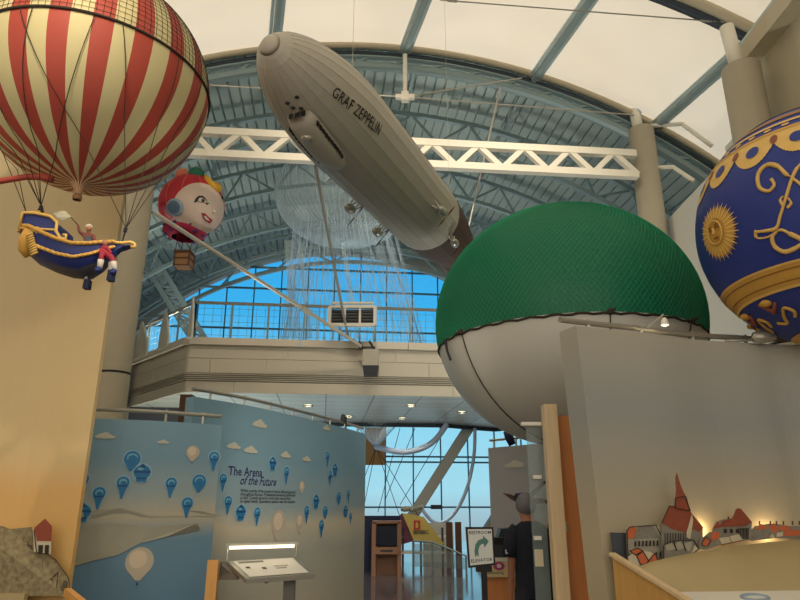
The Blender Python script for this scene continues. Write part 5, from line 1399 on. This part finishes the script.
# winged model above the head
wm = root('winged_model', 'dark bodied model with long brown tapering wings above the person', 'model', at(522, 500, 7.2))
mb = MB(); mb.sphere(at(522, 498, 7.2), .07, 14, 8, (1.1, .8, .8)); mb.sphere(at(517, 496, 7.15), .03, 8, 6); mb.build('body', 'navy', wm, smooth=True)
for pts in ([(517, 497), (510, 494), (503, 493), (511, 499), (518, 503)], [(528, 500), (540, 498), (550, 501), (556, 506), (545, 503), (530, 505)]):
    mb = MB(); mb.prism([at(x, y, 7.2) for x, y in pts], (0, .03, 0)); mb.build('wing', 'brown', wm)
mb = MB(); mb.tube([at(527, 497, 7.2), at(545, 481, 7.2)], .008, 5); mb.tube([at(531, 497, 7.2), at(550, 478, 7.2)], .008, 5); mb.build('cord', 'black', wm)

# restroom sign on its stand
SY = 6.2
sg_ = root('sign_stand', 'black framed restroom and elevator sign on a floor stand', 'sign', V((at(483, 550, SY).x, SY, 0)))
tl, tr, br_, bl = at(465.5, 527, SY), at(493.5, 527, SY), at(495.5, 565, SY), at(468.5, 568, SY)
def sq(u, v, o=0): p = tl.lerp(tr, u).lerp(bl.lerp(br_, u), v); return p+V((0, -o, 0))
mb = MB(); mb.prism([tl, tr, br_, bl], (0, .025, 0)); mb.build('frame', 'black', sg_)
mb = MB(); mb.prism([sq(.07, .055, .003), sq(.93, .055, .003), sq(.93, .945, .003), sq(.07, .945, .003)], (0, .002, 0)); fcs = mb.build('sign_face', 'sign_white', sg_)
mb = MB()
for t, v in (('RESTROOM', .145), ('ELEVATOR', .845)):
    vs, fs = text2d(t, 1, bold=.012); w = max(v_[0] for v_ in vs)-min(v_[0] for v_ in vs)
    mb.add([sq(.5+x/w*.78, v-y*.115, .005) for x, y in vs], fs)
mb.build('lettering', 'ink2', fcs)
mb = MB(); ar_ = [(.27, .76), (.26, .60), (.31, .44), (.42, .34), (.56, .30), (.60, .30), (.60, .22), (.80, .37), (.63, .53), (.62, .44), (.54, .43), (.45, .49), (.40, .60), (.40, .76), (.335, .70)]
mb.poly([sq(u, v, .006) for u, v in ar_]); mb.build('arrow', 'sign_green', fcs)
mb = MB(); p = at(484, 570, SY+.02); mb.box((p.x, SY+.03, p.z/2), (.05, .03, p.z)); mb.box((p.x, SY+.03, p.z+.01), (.14, .04, .05)); mb.build('pole', 'black', sg_)
mb = MB(); mb.lathe((p.x, SY+.03, 0), [(.2, 0), (.2, .02), (.04, .035)], 24); mb.build('base', 'black', sg_)

# counter behind the sign
CY = 9.2
ct = root('counter', 'cream counter with a pink round emblem behind the restroom sign', 'counter', V((at(500, 577, CY).x, CY, 0)))
q0, q1 = at(483, 561, CY), at(530, 598, CY); zt, zl = q0.z, q1.z
mb = MB(); mb.box(((q0.x+q1.x)/2+.25, CY, (at(500, 561, CY).z+at(500, 577, CY).z)/2), (q1.x-q0.x+.5, .05, at(500, 561, CY).z-at(500, 577, CY).z)); mb.build('front', 'counter', ct)
mb = MB(); z_ = at(500, 561, CY).z; mb.box(((q0.x+q1.x)/2+.25, CY+.3, z_+.02), (q1.x-q0.x+.6, .7, .04)); mb.build('top', 'white', ct)
mb = MB(); zz_ = at(500, 577, CY).z; mb.box(((q0.x+q1.x)/2+.25, CY+.3, zz_/2), (q1.x-q0.x+.4, .5, zz_)); mb.build('cabinet', 'wood_orange', ct)
mb = MB(); p = at(499, 566, CY-.04); mb.prism([p+V((.075*cos(t), 0, .05*sin(t))) for t in [2*pi*i/18 for i in range(18)]], (0, .01, 0), 0); mb.prism([p+V((.03*cos(t), -.004, .026*sin(t))) for t in [2*pi*i/12 for i in range(12)]], (0, .01, 0), 1); mb.build('emblem', ['pink', 'white'], ct)
mb = MB(); vs, fs = text2d('ballooning', 1); p = at(495, 572.5, CY-.04); mb.add([p+V((x*.055, 0, y*.055)) for x, y in vs], fs); mb.build('lettering', 'ink2', ct)
mb = MB(); p = at(500, 555, CY+.2); mb.box((p.x+.1, p.y, z_+.12), (.5, .3, .16)); mb.box((p.x-.05, p.y-.05, z_+.24), (.3, .2, .09), m=1); tag(mb.build('counter_equipment', ['dark', 'black']), 'dark equipment stacked on the cream counter', 'equipment')
sh = root('back_shelf', 'dark gabled display with a lit pale shelf behind the counter', 'display', V((at(508, 545, 9.9).x, 9.95, 0)))
p = at(508, 540, 9.9); mb = MB(); mb.prism([at(497, 542, 9.9), at(501, 529, 9.9), at(522, 528, 9.9), at(540, 542, 9.9)], (0, .3, 0)); mb.build('hood', 'dark', sh)
mb = MB(); mb.prism([at(494, 546, 9.9), at(540, 546, 9.9), at(540, 543, 9.9), at(494, 543, 9.9)], (0, .35, 0)); mb.build('shelf', 'counter', sh)
mb = MB(); q = at(518, 546, 9.95); mb.box((q.x, 10.1, q.z/2), (.55, .2, q.z)); mb.build('body', 'slate', sh)
# white cloud partition
WY = 10.6
wp = root('white_partition', 'pale grey freestanding partition with one painted cloud', 'partition', V((at(520, 520, WY).x, WY, 0)))
qa, qb = at(489, 448, WY), at(545, 443, WY)
mb = MB(); mb.prism([V((qa.x, WY, 0)), V((qb.x, WY, 0)), qb, qa], (0, .12, 0)); mb.build('panel', 'partition', wp)
mb = MB()
for cx, cy, rx, ry in ((513, 465, 6, 2.6), (508, 466, 4, 2), (519, 464.5, 5, 3), (515, 462.5, 4, 2.5)):
    mb.poly([at(cx+rx*cos(t), cy+ry*sin(t), WY-.006-.001*rx) for t in [2*pi*i/16 for i in range(16)]])
mb.build('painted_cloud', 'white', wp)
mb = MB(); mb.tube([qa+V((.02, .06, .12)), qb+V((0, .06, .12))], .02, 6)
for u in (.1, .5, .9): p = qa.lerp(qb, u)+V((0, .06, 0)); mb.tube([p, p+UP*.12], .015, 6)
mb.build('top_rail', 'alu', wp)
mb = MB(); p = at(511, 440, WY+.06); mb.tube([at(512.5, 445, WY+.06), at(509, 437, WY+.06), at(506, 431, WY+.06)], [.06, .075, .05], 10); tag(mb.build('spot_lamp', 'navy', smooth=True), 'dark blue spot lamp clipped on top of the pale cloud partition', 'lamp')

# far kiosk with screen
KY = 16.8
ks = root('kiosk', 'wooden kiosk with a dark screen near the window', 'kiosk', V((at(388, 560, KY).x, KY, 0)))
x0, x1 = at(372.5, 545, KY).x, at(401, 545, KY).x; zt = at(388, 522, KY).z
mb = MB()
for x in (x0+.04, x1-.04): mb.box((x, KY, zt/2), (.1, .5, zt))
mb.box(((x0+x1)/2, KY, zt), (x1-x0, .5, .06)); mb.box(((x0+x1)/2, KY+.2, zt/2), (x1-x0, .06, zt)); mb.build('case', 'kiosk_wood', ks)
mb = MB(); za, zb = at(388, 526, KY).z, at(388, 545, KY).z; mb.box(((x0+x1)/2, KY-.2, (za+zb)/2), (.52, .05, za-zb)); mb.build('screen', 'screen', ks)
mb = MB(); zc_ = at(388, 550, KY).z; mb.box(((x0+x1)/2, KY-.24, zc_), (.6, .06, .16)); mb.box(((x0+x1)/2, KY-.275, zc_), (.3, .01, .04), m=1); mb.build('label', ['kiosk_wood', 'ink2'], ks)
mb = MB(); p = at(372, 518, 17.2); mb.box((p.x+.1, 17.5, p.z/2), (1.2, .1, p.z+.1)); tag(mb.build('blue_screen_wall', 'navy'), 'dark navy panel behind the wooden kiosk', 'panel')
# yellow hut exhibit
HY = 19.0
hu_ = root('hut_exhibit', 'yellow sloping hut front with a red emblem and dark lettering', 'exhibit', V((at(425, 560, HY).x, HY, 0)))
mb = MB(); mb.prism([at(402, 513, HY), at(424, 517, HY), at(445, 545, HY), at(414, 541, HY)], (0, .08, 0)); mb.build('front', 'yellow', hu_)
mb = MB(); mb.prism([at(398, 517, HY+.3), at(402, 513, HY), at(414, 541, HY), at(400, 545, HY+.3)], (0, .08, 0)); mb.build('side', 'maroon', hu_)
p = at(417, 525, HY-.02)
mb = MB(); mb.prism([p+V((x, 0, z)) for x, z in ((-.09, -.12), (.09, -.12), (.09, .12), (-.09, .12))], (0, .01, 0), 0); mb.prism([p+V((x, -.006, z)) for x, z in ((-.04, -.08), (.03, -.08), (.04, .02), (0, .09), (-.04, .04))], (0, .01, 0), 1); mb.build('emblem', ['redlogo', 'yellow'], hu_)
mb = MB(); vs, fs = text2d('BERNBERG', 1, bold=.02); p = at(421, 532.4, HY-.02); mb.add([p+V((x*.088, 0, y*.14)) for x, y in vs], fs); mb.build('lettering', 'ink2', hu_)
mb = MB(); mb.box((p.x+.1, HY+.3, .35), (1.3, .5, .06), m=0); mb.box((p.x+.1, HY+.4, .75), (1.3, .4, .05), m=0)
for dx in (-.5, 0, .6): mb.box((p.x+dx, HY+.2, .5), (.06, .06, 1.0), m=1)
mb.build('bench', ['white', 'steel_dark'], hu_)
mb = MB()
for i in range(9): 
    q = at(403+2.2*i, 513-.2*i, HY); mb.sphere(q+V((0, .1, .05+.06*random.random())), .07, 8, 6)
mb.build('topping', 'haze', hu_, smooth=True)
gr = root('glass_barrier', 'low glass barrier with grey posts before the yellow hut', 'railing', V((at(430, 560, 17.8).x, 17.8, 0)))
mb = MB(); ra = [at(413, 541, 17.8), at(432, 542, 17.8), at(452, 550, 17.4), at(466, 556, 17.0)]; mb.tube(ra, .025, 6)
for q in ra: mb.tube([q, V((q.x, q.y, 0))], .025, 6)
mb.build('rail', 'steel', gr)
for a, b_ in zip(ra, ra[1:]):
    mb = MB(); mb.prism([V((a.x, a.y, .1)), V((b_.x, b_.y, .1)), b_-UP*.06, a-UP*.06], (0, .01, 0)); mb.build('pane', 'pane', gr)
for px, lab in ((449, 'brown post left of the sign near the lower window'), (458, 'brown post immediately left of the restroom sign')):
    p = at(px, 522, 18.5); mb = MB(); mb.box((p.x, 18.5, p.z/2), (.16, .16, p.z)); tag(mb.build('wood_post', 'brown'), lab, 'post', 'posts near the lower window')
mb = MB(); p = at(438, 523, 20.5); mb.box((p.x, 20.5, p.z/2), (.9, .08, p.z)); tag(mb.build('poster_board', 'offwhite'), 'pale poster board standing right of the yellow hut', 'board')

# small lamps on the mural rails
for px, py, sf, lab in ((199, 403, S2, 'tiny dark lamp at the left end of the tall mural rim'), (343, 418, S2, 'tiny dark spotlight near the far end of the tall mural rim')):
    p = sf.px(px, py, -.05); mb = MB(); mb.lathe(p, [(.001, .07), (.03, .05), (.045, -.02), (.05, -.06)], 12); mb.tube([p+UP*.05, p+V((.05, .02, .02)), p+V((.05, .02, -.2))], .012, 6)
    tag(mb.build('rail_spotlight', 'dark', smooth=True), lab, 'lamp', 'small rail spotlights')

# ================================================================== LIGHT
w = bpy.data.worlds.new('sky'); SC.world = w; w.use_nodes = True; nt = w.node_tree; bg = nt.nodes['Background']
tc = nt.nodes.new('ShaderNodeTexCoord'); sx = nt.nodes.new('ShaderNodeSeparateXYZ'); cr = nt.nodes.new('ShaderNodeValToRGB')
nt.links.new(tc.outputs['Generated'], sx.inputs[0]); mr = nt.nodes.new('ShaderNodeMapRange'); mr.inputs['From Min'].default_value = -.1; mr.inputs['From Max'].default_value = .9
nt.links.new(sx.outputs['Z'], mr.inputs['Value']); nt.links.new(mr.outputs[0], cr.inputs['Fac'])
el = cr.color_ramp.elements
while len(el) < 6: el.new(.5)
for e, (p, c) in zip(el, ((0, (150, 165, 170)), (.085, (176, 206, 216)), (.12, (180, 232, 246)), (.23, (154, 226, 250)), (.38, (66, 188, 248)), (1, (40, 130, 226)))): e.position = p; e.color = lin(c)
nt.links.new(cr.outputs['Color'], bg.inputs['Color']); bg.inputs['Strength'].default_value = 1.0
sun_ = bpy.data.lights.new('sun', 'SUN'); sun_.energy = 5.1; sun_.color = (1, .94, .82); sun_.angle = .02
so = bpy.data.objects.new('sun', sun_); COL.objects.link(so); so.rotation_euler = (math.radians(-22), math.radians(-14), 0)
def spot(name, loc, tgt, e, size, col=(1, .82, .6), blend=.8, soft=.06):
    l = bpy.data.lights.new(name, 'SPOT'); l.energy = e; l.color = col; l.spot_size = size; l.spot_blend = blend; l.shadow_soft_size = soft
    o = bpy.data.objects.new(name, l); COL.objects.link(o); o.location = loc; o.rotation_euler = (V(tgt)-V(loc)).to_track_quat('-Z', 'Y').to_euler(); return o
spot('clip_lamp_beam', lp-UP*.09, S4.px(655, 365), 12, 1.5)
spot('left_wall_fill', (-2.0, 2.0, 6.0), S3.pt(1.2, 2.8), 190, 1.3)  # unseen warm spot added to brighten the left partition
for s_, t_ in ((-4.5, 18.6), (2.5, 18.6)): spot('vault_fill', W(s_, t_, 5.5), W(s_*.7, t_-1.5, 12), 440, 2.8, (1, .95, .84), .9, .5)  # fill spots added out of sight behind the curb to brighten the deck
for s_ in (-4.5, .5, 4): spot('fascia_fill', W(s_, 9.0, 10.4), W(s_, 16, 4.6), 420, 1.6, (1, .88, .7), .9, .15)  # added spots above the view, lifting the balcony fascia
for q in ((1.0, 3.0, 4.6), (-.6, 3.0, 4.8)): spot('mural_fill', q, S2.pt(S2.L[-1]*.62, 1.3) if q[0] > 0 else S1.pt(S1.L[-1]*.6, 1.5), 950 if q[0] > 0 else 170, .62 if q[0] > 0 else 1.0, (1, .9, .75), .9, .12)  # unseen spots added to brighten the blue murals
for q in (W(-3.6, 16.6, .4), (2.2, 12.0, .4)): spot('soffit_fill', q, V(q)+V((.6, 1.0, 4)), 520, 2.6, (1, 1, .92), .9, .15)  # low fill spots added behind the partitions to lift the soffit
for px, py in ((706, 531), (771, 533)):
    p = S4.px(px, py, .07); l = bpy.data.lights.new('town_glow', 'POINT'); l.energy = 1.2; l.color = (1, .7, .35); l.shadow_soft_size = .03
    o = bpy.data.objects.new('town_glow', l); COL.objects.link(o); o.location = p

ea = bpy.data.lights.new('rear_fill_light', 'AREA'); ea.shape = 'RECTANGLE'; ea.size = 15; ea.size_y = 7.5; ea.energy = 560; ea.color = (1, .95, .86)  # broad fill added behind the camera; the wall there has no opening
eo = bpy.data.objects.new('rear_fill_light', ea); COL.objects.link(eo); eo.location = (0, -5.8, 5.2); eo.rotation_euler = (math.radians(97), 0, 0)
vs_ = SC.view_settings; vs_.view_transform = 'Standard'; vs_.look = 'None'; vs_.exposure = 0; vs_.gamma = 1; vs_.use_curve_mapping = False
cy = SC.cycles; cy.use_denoising = True; cy.max_bounces = 8; cy.diffuse_bounces = 4; cy.transparent_max_bounces = 24; cy.sample_clamp_indirect = 6
